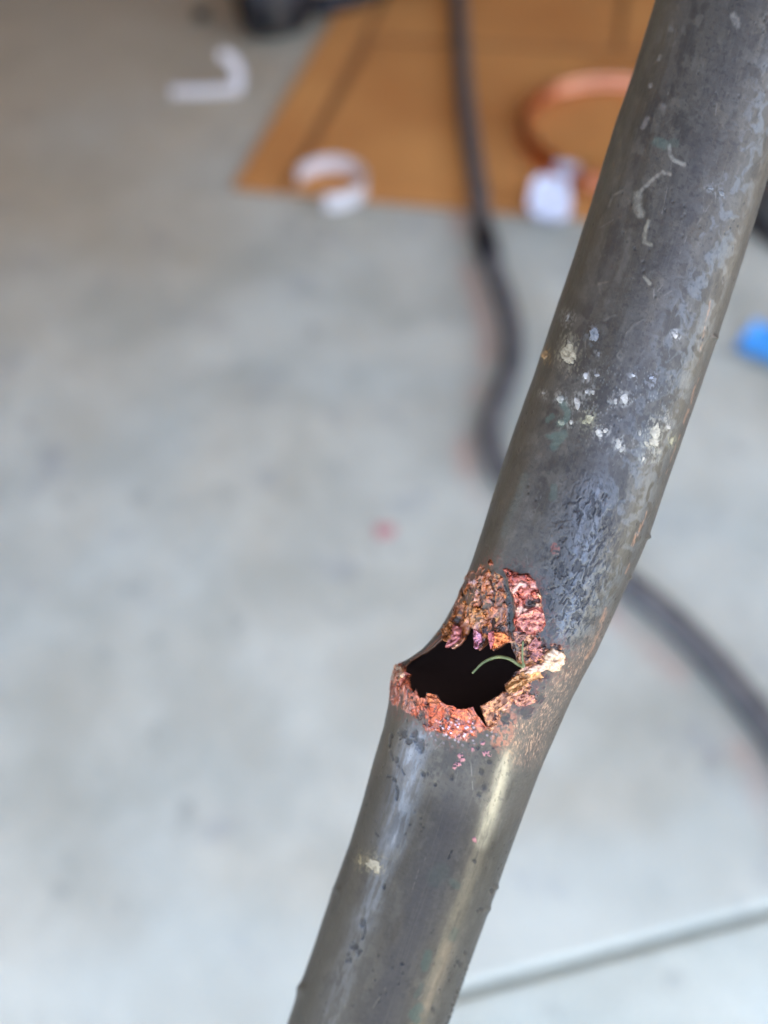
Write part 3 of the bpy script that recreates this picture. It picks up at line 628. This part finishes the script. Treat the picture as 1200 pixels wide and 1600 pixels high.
# and back under the wall, ragged and dark with soot
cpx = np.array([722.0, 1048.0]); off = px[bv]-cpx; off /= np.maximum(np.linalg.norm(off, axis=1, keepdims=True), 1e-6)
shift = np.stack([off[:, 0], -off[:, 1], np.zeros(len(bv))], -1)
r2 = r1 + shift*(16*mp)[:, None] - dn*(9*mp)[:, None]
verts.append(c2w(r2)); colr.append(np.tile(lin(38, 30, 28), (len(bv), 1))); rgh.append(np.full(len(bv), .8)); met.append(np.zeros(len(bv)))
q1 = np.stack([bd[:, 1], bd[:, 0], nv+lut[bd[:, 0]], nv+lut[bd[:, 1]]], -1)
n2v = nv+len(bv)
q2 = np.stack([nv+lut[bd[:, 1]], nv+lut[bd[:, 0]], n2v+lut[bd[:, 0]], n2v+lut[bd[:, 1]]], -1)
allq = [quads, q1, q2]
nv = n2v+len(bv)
# inner bore (1.2 mm wall), open under the hole
us = np.linspace(step_rows[0], step_rows[-1], 420); ths = np.linspace(-math.pi, math.pi, 161)[:-1]
ci, ri, di = ring(us, 0)
ni = -ci/np.linalg.norm(ci, axis=1, keepdims=True); ni = ni-(ni@b3)[:, None]*b3; ni /= np.linalg.norm(ni, axis=1, keepdims=True)
dI = b3*np.sin(ths)[None, :, None] + ni[:, None, :]*np.cos(ths)[None, :, None]
PI_ = ci[:, None, :] + dI*(ri-0.0012)[:, None, None]
pin = np.stack([600+F*PI_[..., 0]/-PI_[..., 2], 800-F*PI_[..., 1]/-PI_[..., 2]], -1).reshape(-1, 2)
fr = np.repeat((np.cos(ths) > -0.1)[None, :], len(us), 0).ravel()
sdi = np.full(len(pin), 1e3); jj = np.where(fr)[0]; sdi[jj] = poly_sdf(pin[jj], HOLE)
mI = len(us); nI = len(ths); ii = np.arange(mI*nI).reshape(mI, nI); ij = np.roll(ii, -1, 1)
qI = np.stack([ii[:-1], ii[1:], ij[1:], ij[:-1]], -1).reshape(-1, 4)
qI = qI[sdi[qI].min(1) > 10]
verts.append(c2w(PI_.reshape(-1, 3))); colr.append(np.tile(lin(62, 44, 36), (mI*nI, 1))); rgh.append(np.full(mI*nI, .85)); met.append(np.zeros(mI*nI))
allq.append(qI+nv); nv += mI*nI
# the tube runs on past both ends of the frame, plain; its lower end stands on the ground
for row, sgn in ((0, -1), (NR-1, 1)):
    rw = gi[row][::4]; ringw = c2w(Pd[rw]); n0 = len(rw)
    axd = c2w(cenr[[row]])[0] - c2w(cenr[[row-60*sgn]])[0]; axd /= np.linalg.norm(axd)
    cen_w = c2w(cenr[[row]])[0]
    if sgn < 0: Ls = np.array([0.0, 0.04, 0.10, 0.18])
    else:
        zmin = ringw[:, 2].min(); Lf = (zmin-(-0.006))/-axd[2]; Ls = np.linspace(0, Lf, 9)
    vv = (ringw[None] + axd[None, None, :]*Ls[:, None, None]).reshape(-1, 3)
    k = np.arange(len(Ls)*n0).reshape(len(Ls), n0)+nv; k2 = np.roll(k, -1, 1)
    qq = np.stack([k[:-1], k2[:-1], k2[1:], k[1:]], -1).reshape(-1, 4)
    allq.append(qq if sgn > 0 else qq[:, ::-1])
    verts.append(vv); colr.append(np.tile(lin(86, 82, 77), (len(vv), 1))); rgh.append(np.full(len(vv), .5)); met.append(np.full(len(vv), .35)); nv += len(vv)
Vv = np.concatenate(verts); Qq = np.concatenate(allq).astype(np.int32)
PIPE_BASE = Vector(Vv[Vv[:, 2].argmin()])
pipe = empty('corroded_pipe', PIPE_BASE)
tag(pipe, 'dark tarnished copper pipe kinked and rusted through with a jagged hole', 'pipe')
me = bpy.data.meshes.new('pipe_wall')
me.vertices.add(len(Vv)); me.vertices.foreach_set('co', (Vv-np.array(PIPE_BASE)).astype(np.float32).ravel())
me.loops.add(len(Qq)*4); me.loops.foreach_set('vertex_index', Qq.ravel())
me.polygons.add(len(Qq)); me.polygons.foreach_set('loop_start', np.arange(0, len(Qq)*4, 4, dtype=np.int32))
me.update(calc_edges=True); me.polygons.foreach_set('use_smooth', np.ones(len(Qq), bool))
def attrs(me, c_, r_, m_, s_=None):
    n = len(me.vertices)
    at = me.attributes.new('albedo', 'FLOAT_COLOR', 'POINT'); at.data.foreach_set('color', np.concatenate([c_, np.ones((n, 1))], 1).astype(np.float32).ravel())
    for nm, v in (('rough', r_), ('metal', m_), ('spec', np.full(n, 0.5) if s_ is None else s_)):
        at = me.attributes.new(nm, 'FLOAT', 'POINT'); at.data.foreach_set('value', np.asarray(v, np.float32))
sp_all = np.full(len(Vv), 0.4); sp_all[:NR*NC] = spec; sp_all[NR*NC+2*len(bv):] = 0.3
attrs(me, np.concatenate(colr), np.concatenate(rgh), np.concatenate(met), sp_all)

def pipe_material():
    m, N, L, B = mat('tarnished_copper')
    ca = N.new('ShaderNodeAttribute'); ca.attribute_name = 'albedo'
    ra = N.new('ShaderNodeAttribute'); ra.attribute_name = 'rough'; ma = N.new('ShaderNodeAttribute'); ma.attribute_name = 'metal'
    tc = N.new('ShaderNodeTexCoord').outputs['Object']
    n = N.new('ShaderNodeTexNoise'); n.inputs['Scale'].default_value = 1400; n.inputs['Detail'].default_value = 5; L.new(tc, n.inputs['Vector'])
    r = ramp(N, 0.3, 0.7, (0.90, 0.90, 0.90, 1), (1.10, 1.10, 1.10, 1)); L.new(n.outputs[0], r.inputs[0])
    L.new(mixc(N, L, 1.0, ca.outputs['Color'], r.outputs[0], 'MULTIPLY'), B.inputs['Base Color'])
    ad = N.new('ShaderNodeMath'); ad.operation = 'MULTIPLY_ADD'; ad.inputs[1].default_value = 0.22; L.new(n.outputs[0], ad.inputs[0])
    sb = N.new('ShaderNodeMath'); sb.operation = 'SUBTRACT'; sb.inputs[1].default_value = 0.11; L.new(ra.outputs['Fac'], sb.inputs[0]); L.new(sb.outputs[0], ad.inputs[2])
    sa = N.new('ShaderNodeAttribute'); sa.attribute_name = 'spec'; L.new(sa.outputs['Fac'], B.inputs['Specular IOR Level'])
    L.new(ad.outputs[0], B.inputs['Roughness']); L.new(ma.outputs['Fac'], B.inputs['Metallic'])
    n2 = N.new('ShaderNodeTexNoise'); n2.inputs['Scale'].default_value = 3200; n2.inputs['Detail'].default_value = 4; L.new(tc, n2.inputs['Vector'])
    bp = N.new('ShaderNodeBump'); bp.inputs['Strength'].default_value = 0.14; bp.inputs['Distance'].default_value = 0.0002
    L.new(n2.outputs[0], bp.inputs['Height']); L.new(bp.outputs[0], B.inputs['Normal'])
    return m
M_pipe = pipe_material()
link('pipe_wall', me, M_pipe, pipe)

# ---- loose pieces stuck to the pipe: look up the surface under a photo point
sel = np.where(front)[0][::3]; spx = px[sel]; spw = c2w(Pd[sel]); sdr = dirs.reshape(-1, 3)[sel] @ M_CW.T
def on_pipe(x, y):
    d = (spx[:, 0]-x)**2+(spx[:, 1]-y)**2; k = np.argsort(d)[:6]
    return spw[k].mean(0), sdr[k].mean(0)/np.linalg.norm(sdr[k].mean(0))
MPP = 0.1625/F
Xw = np.array([1.0, 0, 0]); Yw = np.array([0, SP, CP])       # photo right / up in the world
def chip(name, outline, lift, dome, c_lo, c_hi, rough_=0.6, metal_=0.0, lump_=0.6, seed=0, curl=0.0, rag=0.0):
    """a thin irregular plate hugging the pipe; outline in photo pixels."""
    o = np.array(outline, float); per = np.linalg.norm(np.roll(o, -1, 0)-o, axis=1); L_ = np.concatenate([[0], np.cumsum(per)])
    n = int(np.clip(L_[-1]/1.6, 12, 90)); t = np.linspace(0, L_[-1], n, endpoint=False); oc = np.vstack([o, o[:1]])
    o = np.stack([np.interp(t, L_, oc[:, 0]), np.interp(t, L_, oc[:, 1])], -1)
    cen = o.mean(0); size = L_[-1]/6.3
    if rag:
        r_ = 1 + rag/size*2*(fbm(t/5.5+seed*7, np.full(n, seed*3.1), 3, 320)-0.5); o = cen+(o-cen)*r_[:, None]
    nr = int(np.clip(size/1.4, 3, 12)); rings = np.concatenate([[1.0], np.linspace(1.0, 0.12, nr)])
    lo = o.min(0)-14; hi = o.max(0)+14
    kk = np.where((spx[:, 0] > lo[0]) & (spx[:, 0] < hi[0]) & (spx[:, 1] > lo[1]) & (spx[:, 1] < hi[1]))[0]
    pts_ = np.concatenate([cen+(o-cen)*s_ for s_ in rings] + [cen[None]]); rk = np.concatenate([np.full(n, k) for k in range(len(rings))] + [[len(rings)]])
    rs_ = np.concatenate([np.full(n, s_) for s_ in rings] + [[0.0]])
    near_ = np.array([np.argpartition(((spx[kk]-p)**2).sum(1), 7)[:8] for p in pts_])
    pos = spw[kk][near_].mean(1); nn = sdr[kk][near_].mean(1); nn /= np.linalg.norm(nn, axis=1, keepdims=True)
    off_ = pts_ - np.array([w2px(p) for p in pos]); pos = pos + (off_[:, :1]*Xw - off_[:, 1:]*Yw)*MPP
    nz = fbm(pts_[:, 0]/7+seed*3.7, pts_[:, 1]/7, 4, 300+seed, 0.6); nf = fbm(pts_[:, 0]/2.6+seed, pts_[:, 1]/2.6, 2, 340+seed)
    h = np.where(rk == 0, -2.0, lift + dome*(1-rs_**2) + lump_*4*(nz-0.5) + lump_*1.2*(nf-0.5) + curl*rs_**3)
    V = pos + nn*(h*MPP)[:, None]
    f = np.clip((0.6*nz+0.4*nf-0.32)/0.36, 0, 1); f = (f*np.where(rk < 2, 0.6, 1.0))[:, None]
    Cc = lin(*c_lo)*0.62*(1-f)+lin(*c_hi)*0.62*f
    Cc = Cc*np.where((nz < 0.40), 0.55, 1.0)[:, None] if lump_ > 1 else Cc
    Fc = []
    for k in range(len(rings)-1):
        for i in range(n):
            j = (i+1) % n; Fc.append((k*n+i, (k+1)*n+i, (k+1)*n+j, k*n+j))
    for i in range(n): Fc.append(((len(rings)-1)*n+i, len(rings)*n, (len(rings)-1)*n+(i+1) % n))
    me = mesh_from(rel(V, pipe), Fc)
    bm = bmesh.new(); bm.from_mesh(me); bmesh.ops.recalc_face_normals(bm, faces=bm.faces); bm.to_mesh(me); bm.free()
    attrs(me, Cc, rough_ + 0.25*(nf-0.5), np.full(len(V), metal_))
    return link(name, me, M_pipe, pipe)
def blob(x, y, rx, ry, ang=0.0, n=14, jag=0.35, seed=0):
    rs = np.random.default_rng(1000+seed); t = np.linspace(0, 2*math.pi, n, endpoint=False)
    r = rs.random(n)-0.5; r = 1+jag*1.9*(0.5*r+0.3*np.roll(r, 1)+0.2*np.roll(r, -1)); X, Y = rx*r*np.cos(t), ry*r*np.sin(t); c, s_ = math.cos(ang), math.sin(ang)
    return [(x+c*i-s_*j, y+s_*i+c*j) for i, j in zip(X, Y)]
for i, (x, y, rx, ry, an, lo, hi) in enumerate(FLECKS):
    chip('residue_fleck', blob(x, y, rx, ry, an, 9 if rx < 5 else 14, 0.7, i), 0.5, 0.3, tuple(v*0.86 for v in lo), tuple(v*0.88 for v in hi), 0.65, 0, 0.7, i, 0, min(rx, ry)*0.6)
# torn copper flakes hanging over the upper edge of the hole
FL = [([(692, 986), (697, 975), (705, 969), (711, 973), (712, 984), (708, 996), (700, 1006), (696, 1001)], (140, 84, 48), (186, 122, 74)),
      ([(711, 975), (718, 979), (721, 986), (719, 996), (711, 1005), (699, 1011), (703, 1003), (709, 992)], (176, 92, 88), (222, 150, 150)),
      ([(741, 984), (747, 985), (752, 990), (754, 1002), (749, 1006), (748, 1013), (744, 1016), (741, 1002)], (176, 100, 116), (224, 164, 190)),
      ([(764, 988), (772, 986), (775, 996), (773, 1004), (768, 1016), (765, 1003)], (180, 84, 80), (216, 128, 124)),
      ([(774, 990), (784, 988), (794, 994), (798, 1001), (789, 1005), (778, 1011), (770, 1015), (774, 1002)], (198, 96, 42), (236, 146, 84)),
      ([(800, 988), (812, 985), (822, 992), (818, 1003), (806, 1006)], (120, 84, 76), (166, 118, 108)),
      ([(826, 1008), (836, 994), (845, 1004), (846, 1022), (836, 1034), (824, 1026)], (124, 74, 70), (186, 122, 116)),
      ([(789, 1072), (800, 1060), (812, 1050), (826, 1048), (844, 1050), (846, 1058), (826, 1064), (806, 1080), (795, 1084)], (190, 124, 70), (230, 178, 118)),
      ([(752, 1104), (768, 1094), (784, 1083), (800, 1086), (790, 1100), (772, 1112), (768, 1128), (762, 1136), (757, 1120)], (168, 110, 84), (216, 156, 112)),
      ([(800, 1090), (816, 1084), (832, 1086), (838, 1094), (822, 1102), (806, 1104)], (158, 98, 84), (206, 146, 122)),
      ([(622, 1040), (630, 1043), (633, 1052), (628, 1062), (617, 1068), (615, 1054)], (196, 134, 96), (244, 206, 172)),
      ([(668, 1084), (682, 1085), (689, 1096), (684, 1102), (672, 1098)], (180, 92, 56), (216, 128, 84)),
      ([(806, 968), (818, 958), (838, 952), (849, 960), (850, 976), (838, 986), (818, 988)], (182, 96, 84), (226, 154, 136))]
for i, (pl, lo, hi) in enumerate(FL):
    chip('torn_flake', pl, 2.0, 0.8, lo, hi, 0.24, 0.55, 1.5, 50+i, 2.0, 2.6)
lump_ = chip('mineral_lump', blob(866, 1032, 15, 17, 0.3, 18, 0.3, 90), 4.0, 5.0, (206, 160, 112), (250, 228, 202), 0.30, 0.1, 0.9, 90, 0, 3.0)
lump_['label'] = 'pale cream mineral lump at the right end of the hole'
chip('mineral_lump', [(826, 1044), (838, 1038), (850, 1034), (858, 1038), (856, 1044), (842, 1050), (828, 1052), (818, 1052)], 4.5, 2.0, (214, 158, 128), (246, 214, 190), 0.34, 0.1, 1.4, 91, 0, 2.0)

# green strand caught on the edge of the hole
st = [(817, 1001, 6), (816, 1015, 7), (816, 1030, 8), (817, 1041, 9), (809, 1038, 9), (800, 1032, 8), (790, 1028, 6), (777, 1026, 4), (763, 1029, 2), (750, 1036, 0), (741, 1043, -3), (733, 1050, -6)]
pts = []
for (x, y, h_) in st:
    p, nn = on_pipe(x, y); pts.append(Vector(p+nn*h_*MPP))
path = smooth_path(pts, 60)
base_p = path[12]
V, Fc = tube(path, [MPP*(1.5 if i < 16 else 2.5 - 0.9*max(0, (i-40)/20)) for i in range(60)], 8)
gs_ = link('green_strand', mesh_from([v-base_p for v in V], Fc), M_grass); gs_.location = base_p
tag(gs_, 'thin green strand curling out over the dark hole in the pipe', 'plant strand')

# ------------------------------------------------------------------ things on the floor (out of focus)
# black hose
def over_card(p):
    pp = w2px(np.array([p.x, p.y, 0.0])); return 0.0045*(1-float(sstep(318, 345, pp[1])))
HR = 0.0115
hp = [Vector((p.x, p.y, HR + over_card(p))) for p in smooth_path(hose_ground, 220)]
V, Fc = tube(hp, HR, 20)
hb = hp[110].copy(); hb.z = 0
hose = empty('hose', hb); tag(hose, 'long dark rubber hose snaking over the cardboard and across the concrete', 'hose')
link('hose_tube', mesh_from(rel(V, hose), Fc), M_rubber, hose)
i0 = min(range(220), key=lambda i: (w2px(np.array(hp[i]))[1]-385)**2 + 1e3*(w2px(np.array(hp[i]))[1] > 500))
V, Fc = tube([hp[i0-3], hp[i0-2], hp[i0-1], hp[i0], hp[i0+1], hp[i0+2], hp[i0+3]], [HR*1.02, HR*1.14, HR*1.18, HR*1.18, HR*1.18, HR*1.14, HR*1.02], 20)
link('hose_clamp', mesh_from(rel(V, hose), Fc), M_black, hose)

# flattened cardboard box
cb = ground(640, 200); card = empty('cardboard_sheet', cb)
tag(card, 'flattened brown cardboard box lying on the concrete under the hose', 'cardboard')
def panel(name, poly, z0, z1, tilt=None):
    bm = bmesh.new(); pts_ = [ground(*p)-cb for p in poly]; n = len(pts_)
    rows = []
    for z in (z0, z1):
        rows.append([bm.verts.new((p.x, p.y, z + (tilt[i] if tilt else 0))) for i, p in enumerate(pts_)])
    ft = bm.faces.new(rows[1]); bm.faces.new(rows[0][::-1])
    for i in range(n):
        f = bm.faces.new((rows[0][i], rows[0][(i+1) % n], rows[1][(i+1) % n], rows[1][i])); f.material_index = 1
    bmesh.ops.recalc_face_normals(bm, faces=bm.faces)
    bmesh.ops.bevel(bm, geom=list(bm.edges), offset=0.0008, segments=1, affect='EDGES')
    me = bpy.data.meshes.new(name); bm.to_mesh(me); bm.free(); me.materials.append(M_card); me.materials.append(M_cardcut)
    return link(name, me, None, card)
liner = panel('liner', [(366, 298), (442, 305), (700, 329), (1085, 359), (1120, -110), (600, -110), (500, 70)], 0.0003, 0.0012)
liner.data.materials.clear(); liner.data.materials.append(M_cardcut); liner.data.materials.append(M_cardcut)
panel('panel', [(452, 305), (700, 328), (1085, 358), (1110, 92), (962, 88), (760, 78), (582, 70)], 0.001, 0.0052)
panel('flap', [(364, 297), (438, 304), (562, 66), (655, -110), (600, -110), (500, 70)], 0.001, 0.0046, [0.001, 0, 0, 0, 0.006, 0.003])
panel('flap', [(577, 62), (762, 70), (958, 80), (980, -110), (660, -110)], 0.001, 0.0046, [0, 0, 0, 0.005, 0.005])
panel('flap', [(968, 80), (1112, 86), (1120, -110), (990, -110)], 0.001, 0.0046, [0, 0, 0.012, 0.012])

# coil of new copper tube lying on the cardboard
cc = ground(985, 226, 0.0046); coil_r = (ground(985, 226)-ground(808, 226)).length
tr = 0.0065; path = []
turns = 2.15; N_ = 320
for i in range(N_):
    t = i/(N_-1); an = 2*math.pi*turns*t + 0.4
    rr = coil_r - tr - 0.003*math.sin(2*an) - 0.004*t
    path.append(Vector((rr*math.cos(an), rr*math.sin(an), tr + 2*tr*0.85*turns*t)))
V, Fc = tube(path, tr, 14)
coil = link('copper_coil', mesh_from(V, Fc), M_copper); coil.location = cc
tag(coil, 'coil of bright new copper tubing lying on the cardboard behind the pipe', 'copper coil')

# curled strip standing open at the cardboard's front edge
c0 = ground(517, 298, 0.0046); rr = (ground(517, 298)-ground(463, 298)).length
path = [Vector((rr*math.cos(an), rr*math.sin(an)*1.0, 0)) for an in np.linspace(R_(-98), R_(160), 60)]
V, Fc = ribbon(path, 0.021, 0.0022)
o = link('curled_strip', mesh_from(V, Fc, False), M_white); o.location = c0
tag(o, 'curled white plastic strip standing open at the front edge of the cardboard', 'plastic strip')
# bent strip on the bare concrete: one arm stands on its edge, the other curls up off the floor
pp = [ground(*p) for p in ((268, 150), (300, 150), (335, 148), (356, 147), (376, 146))]
path = smooth_path(pp, 40); b0 = path[20].copy()
V, Fc = ribbon([p-b0 for p in path], 0.0125, 0.003, -0.1)
k0 = (ground(377, 148)-ground(367, 148)).length/10; vb = ground(366, 147)-b0
arm = smooth_path([Vector((x*k0, (y*0.9)*k0*0.25, y*k0*0.80)) for x, y in ((0, 4), (8, 22), (9, 40), (2, 56), (-16, 72))], 30)
n0 = len(V)
for q_ in range(30):
    t_ = (arm[min(q_+1, 29)]-arm[max(q_-1, 0)]).normalized(); nb = Vector((0, -1, 0.25)).normalized(); sd_ = t_.cross(nb).normalized()
    wd_ = k0*8.5*(1.0 if q_ < 22 else 1.0-0.03*(q_-22))
    for a_, b_ in ((-1, -1), (1, -1), (1, 1), (-1, 1)): V.append(vb+arm[q_]+sd_*(a_*wd_)+nb*(b_*0.0012))
for q_ in range(29):
    for m_ in range(4):
        m2 = (m_+1) % 4; Fc.append((n0+q_*4+m_, n0+q_*4+m2, n0+q_*4+4+m2, n0+q_*4+4+m_))
Fc.append((n0+3, n0+2, n0+1, n0)); Fc.append(tuple(n0+116+m_ for m_ in range(4)))
o = link('bent_strip', mesh_from(V, Fc, False), M_white); o.location = b0
tag(o, 'bent white plastic strip with one curled-up arm on bare concrete left of the cardboard', 'plastic strip')

# crumpled white paper tag in front of the coil
def crumple(w_, d_, n, amp, seed, rnd=1.0, z_of=None):
    V, Fc = [], []
    for s_ in (1, 0):
        for i in range(n):
            for j in range(n):
                x, y = (i/(n-1)-0.5), (j/(n-1)-0.5)
                ed = 1+0.18*(float(vnoise(np.array([3*math.atan2(y, x)+seed]), np.array([0.5]), seed)[0])-0.5)
                c1_, _, _ = worley(np.array([x*3.2+seed]), np.array([y*3.2]), seed)
                z = amp*(0.7-float(c1_[0])) + 0.4*amp*float(fbm(np.array([x*7.0]), np.array([y*7.0]), 2, seed)[0])
                z = max(z, 0) + (z_of(x, y) if z_of else 0)
                xd, yd = x*(1-0.42*rnd*4*y*y*0.5), y*(1-0.42*rnd*4*x*x*0.5)
                V.append(Vector((xd*w_*ed, yd*d_*ed, z + 0.0008*s_ + 0.0006)))
    for i in range(n-1):
        for j in range(n-1):
            k = i*n+j; Fc.append((k, k+n, k+n+1, k+1)); k += n*n; Fc.append((k, k+1, k+n+1, k+n))
    rim = [i*n for i in range(n)] + [(n-1)*n+j for j in range(1, n)] + [i*n+n-1 for i in range(n-2, -1, -1)] + [j for j in range(n-2, 0, -1)]
    for k in range(len(rim)):
        p, r = rim[k], rim[(k+1) % len(rim)]; Fc.append((p, r, r+n*n, p+n*n))
    return V, Fc
tg = ground(856, 335, 0.0046)
V, Fc = crumple(0.050, 0.045, 22, 0.012, 4, rnd=1.25, z_of=lambda x, y: 0.028*(y+0.5)**1.3)
o = empty('paper_tag', tg); tag(o, 'crumpled white paper tag propped against the copper coil', 'paper tag')
link('tag_sheet', mesh_from(V, Fc), M_paper, o)
V, Fc = crumple(0.026, 0.022, 12, 0.010, 9, z_of=lambda x, y: 0.012)
k_ = link('tag_corner', mesh_from(V, Fc), M_paper, o); k_.location = (0.022, 0.045, 0.016)

# blue scrap at the right edge
bl = ground(1220, 560)
V, Fc = crumple(0.085, 0.050, 26, 0.006, 13, rnd=0.0, z_of=lambda x, y: 0.014*abs(y+0.1))
o = link('blue_scrap', mesh_from(V, Fc), M_blue); o.location = bl; o.rotation_euler = (0, 0, R_(-38))
tag(o, 'crumpled bright blue plastic scrap on the concrete at the right edge', 'plastic scrap')

# red paint chip
rc = ground(600, 831)
V = [Vector((0.0085*(1+0.25*math.sin(3*t+1))*math.cos(t), 0.0085*(1+0.2*math.cos(2*t))*math.sin(t), z)) for z in (0.0003, 0.0016) for t in np.linspace(0, 2*math.pi, 14, endpoint=False)]
Fc = [(i, (i+1) % 14, 14+(i+1) % 14, 14+i) for i in range(14)] + [tuple(range(14, 28)), tuple(range(13, -1, -1))]
o = link('red_chip', mesh_from(V, Fc, False), M_red); o.location = rc
tag(o, 'small faded red paint chip alone on the open concrete', 'paint chip')

# pebble
pb = ground(316, 32)
bm = bmesh.new(); bmesh.ops.create_icosphere(bm, subdivisions=3, radius=0.013)
for v in bm.verts:
    n_ = float(fbm(np.array([v.co.x*110+5]), np.array([v.co.y*110+v.co.z*70]), 3, 77)[0]); v.co *= 0.7+0.6*n_; v.co.z = v.co.z*0.65
zm = min(v.co.z for v in bm.verts)
for v in bm.verts: v.co.z -= zm
me = bpy.data.meshes.new('pebble'); bm.to_mesh(me); bm.free(); me.polygons.foreach_set('use_smooth', [True]*len(me.polygons))
o = link('pebble', me, M_stone); o.location = pb; tag(o, 'small dark pebble on the concrete left of the black wheel', 'pebble')

# lathe about local X
def lathe_x(profile, n=48):
    V, Fc = [], []; m = len(profile)
    for k in range(n):
        t = 2*math.pi*k/n
        for (x, r) in profile: V.append(Vector((x, r*math.cos(t), r*math.sin(t))))
    for k in range(n):
        k2 = (k+1) % n
        for i in range(m-1): Fc.append((k*m+i, k*m+i+1, k2*m+i+1, k2*m+i))
    return V, Fc
# black wheel at the top edge
wc = ground(428, 50); WR = 0.066
wheel = empty('caster_wheel', wc); wheel.rotation_euler = (0, 0, R_(16))
tag(wheel, 'black rubber wheel with dusty tread standing on concrete at the top edge', 'wheel')
hw_ = 0.046
prof = [(-hw_*0.8, WR*0.55), (-hw_, WR*0.66), (-hw_*1.04, WR*0.8), (-hw_*0.86, WR*0.95), (-hw_*0.5, WR*1.0)]
prof2 = [(hw_*0.5, WR*1.0), (hw_*0.86, WR*0.95), (hw_*1.04, WR*0.8), (hw_, WR*0.66), (hw_*0.8, WR*0.55)]
def wpart(name, prof, m):
    V, Fc = lathe_x(prof)
    me = mesh_from([v+Vector((0, 0, WR)) for v in V], Fc)
    bm = bmesh.new(); bm.from_mesh(me); bmesh.ops.recalc_face_normals(bm, faces=bm.faces); bm.to_mesh(me); bm.free()
    return link(name, me, m, wheel)
wpart('tyre', prof+[(-hw_*0.22, WR*0.99), (hw_*0.22, WR*0.99)]+prof2, M_black)
wpart('tread', [(-hw_*0.24, WR*0.985), (-hw_*0.2, WR*1.012), (0, WR*1.02), (hw_*0.2, WR*1.012), (hw_*0.24, WR*0.985)], M_tread)
wpart('hub', [(-hw_*0.9, 0.001), (-hw_*0.9, WR*0.3), (-hw_*0.8, WR*0.56), (hw_*0.8, WR*0.56), (hw_*0.9, WR*0.3), (hw_*0.9, 0.001)], M_metal)
V, Fc = tube([Vector((-hw_*1.25, 0, WR)), Vector((0, 0, WR)), Vector((0.15, 0, WR)), Vector((0.30, 0, WR))], 0.009, 14)
link('axle', mesh_from(V, Fc), M_metal, wheel)

Rm = Matrix.Rotation(-R_(16), 3, 'Z')
bar = [Rm @ (Vector((p.x, p.y, 0.020))-wc) for p in smooth_path([ground(455, 18), ground(490, 26), ground(530, 24), ground(600, 4)], 16)]
V, Fc = tube(bar, [0.011, 0.012, 0.013, 0.014]+[0.015]*8+[0.014, 0.013, 0.012, 0.012], 14)
link('frame_bar', mesh_from(V, Fc), M_black, wheel)

# black bucket mostly behind the pipe
bk = ground(1262, 352); bucket = empty('bucket', bk); tag(bucket, 'dark grey round bucket partly hidden behind the right side of the pipe', 'bucket')
def lathe_z(profile, n=56):
    V, Fc = [], []; m = len(profile)
    for k in range(n):
        t = 2*math.pi*k/n
        for (r, z) in profile: V.append(Vector((r*math.cos(t), r*math.sin(t), z)))
    for k in range(n):
        k2 = (k+1) % n
        for i in range(m-1): Fc.append((k*m+i, k2*m+i, k2*m+i+1, k*m+i+1))
    return V, Fc
M_bucket = simple('grey_plastic', col(70, 70, 70), col(84, 84, 82), 30, 0.4, bump=0.05)
V, Fc = lathe_z([(0.001, 0.012), (0.066, 0.012), (0.069, 0.016), (0.078, 0.15), (0.075, 0.15), (0.066, 0.02), (0.001, 0.02)])
link('bucket_body', mesh_from(V, Fc), M_bucket, bucket)
V, Fc = lathe_z([(0.060, 0.0), (0.070, 0.0), (0.073, 0.003), (0.073, 0.0115), (0.060, 0.0115), (0.060, 0.0)])
link('base_ring', mesh_from(V, Fc), M_black, bucket)
V, Fc = lathe_z([(0.0772, 0.138), (0.083, 0.139), (0.084, 0.152), (0.0745, 0.154), (0.0745, 0.151), (0.0785, 0.151)])
link('rim', mesh_from(V, Fc), M_black, bucket)
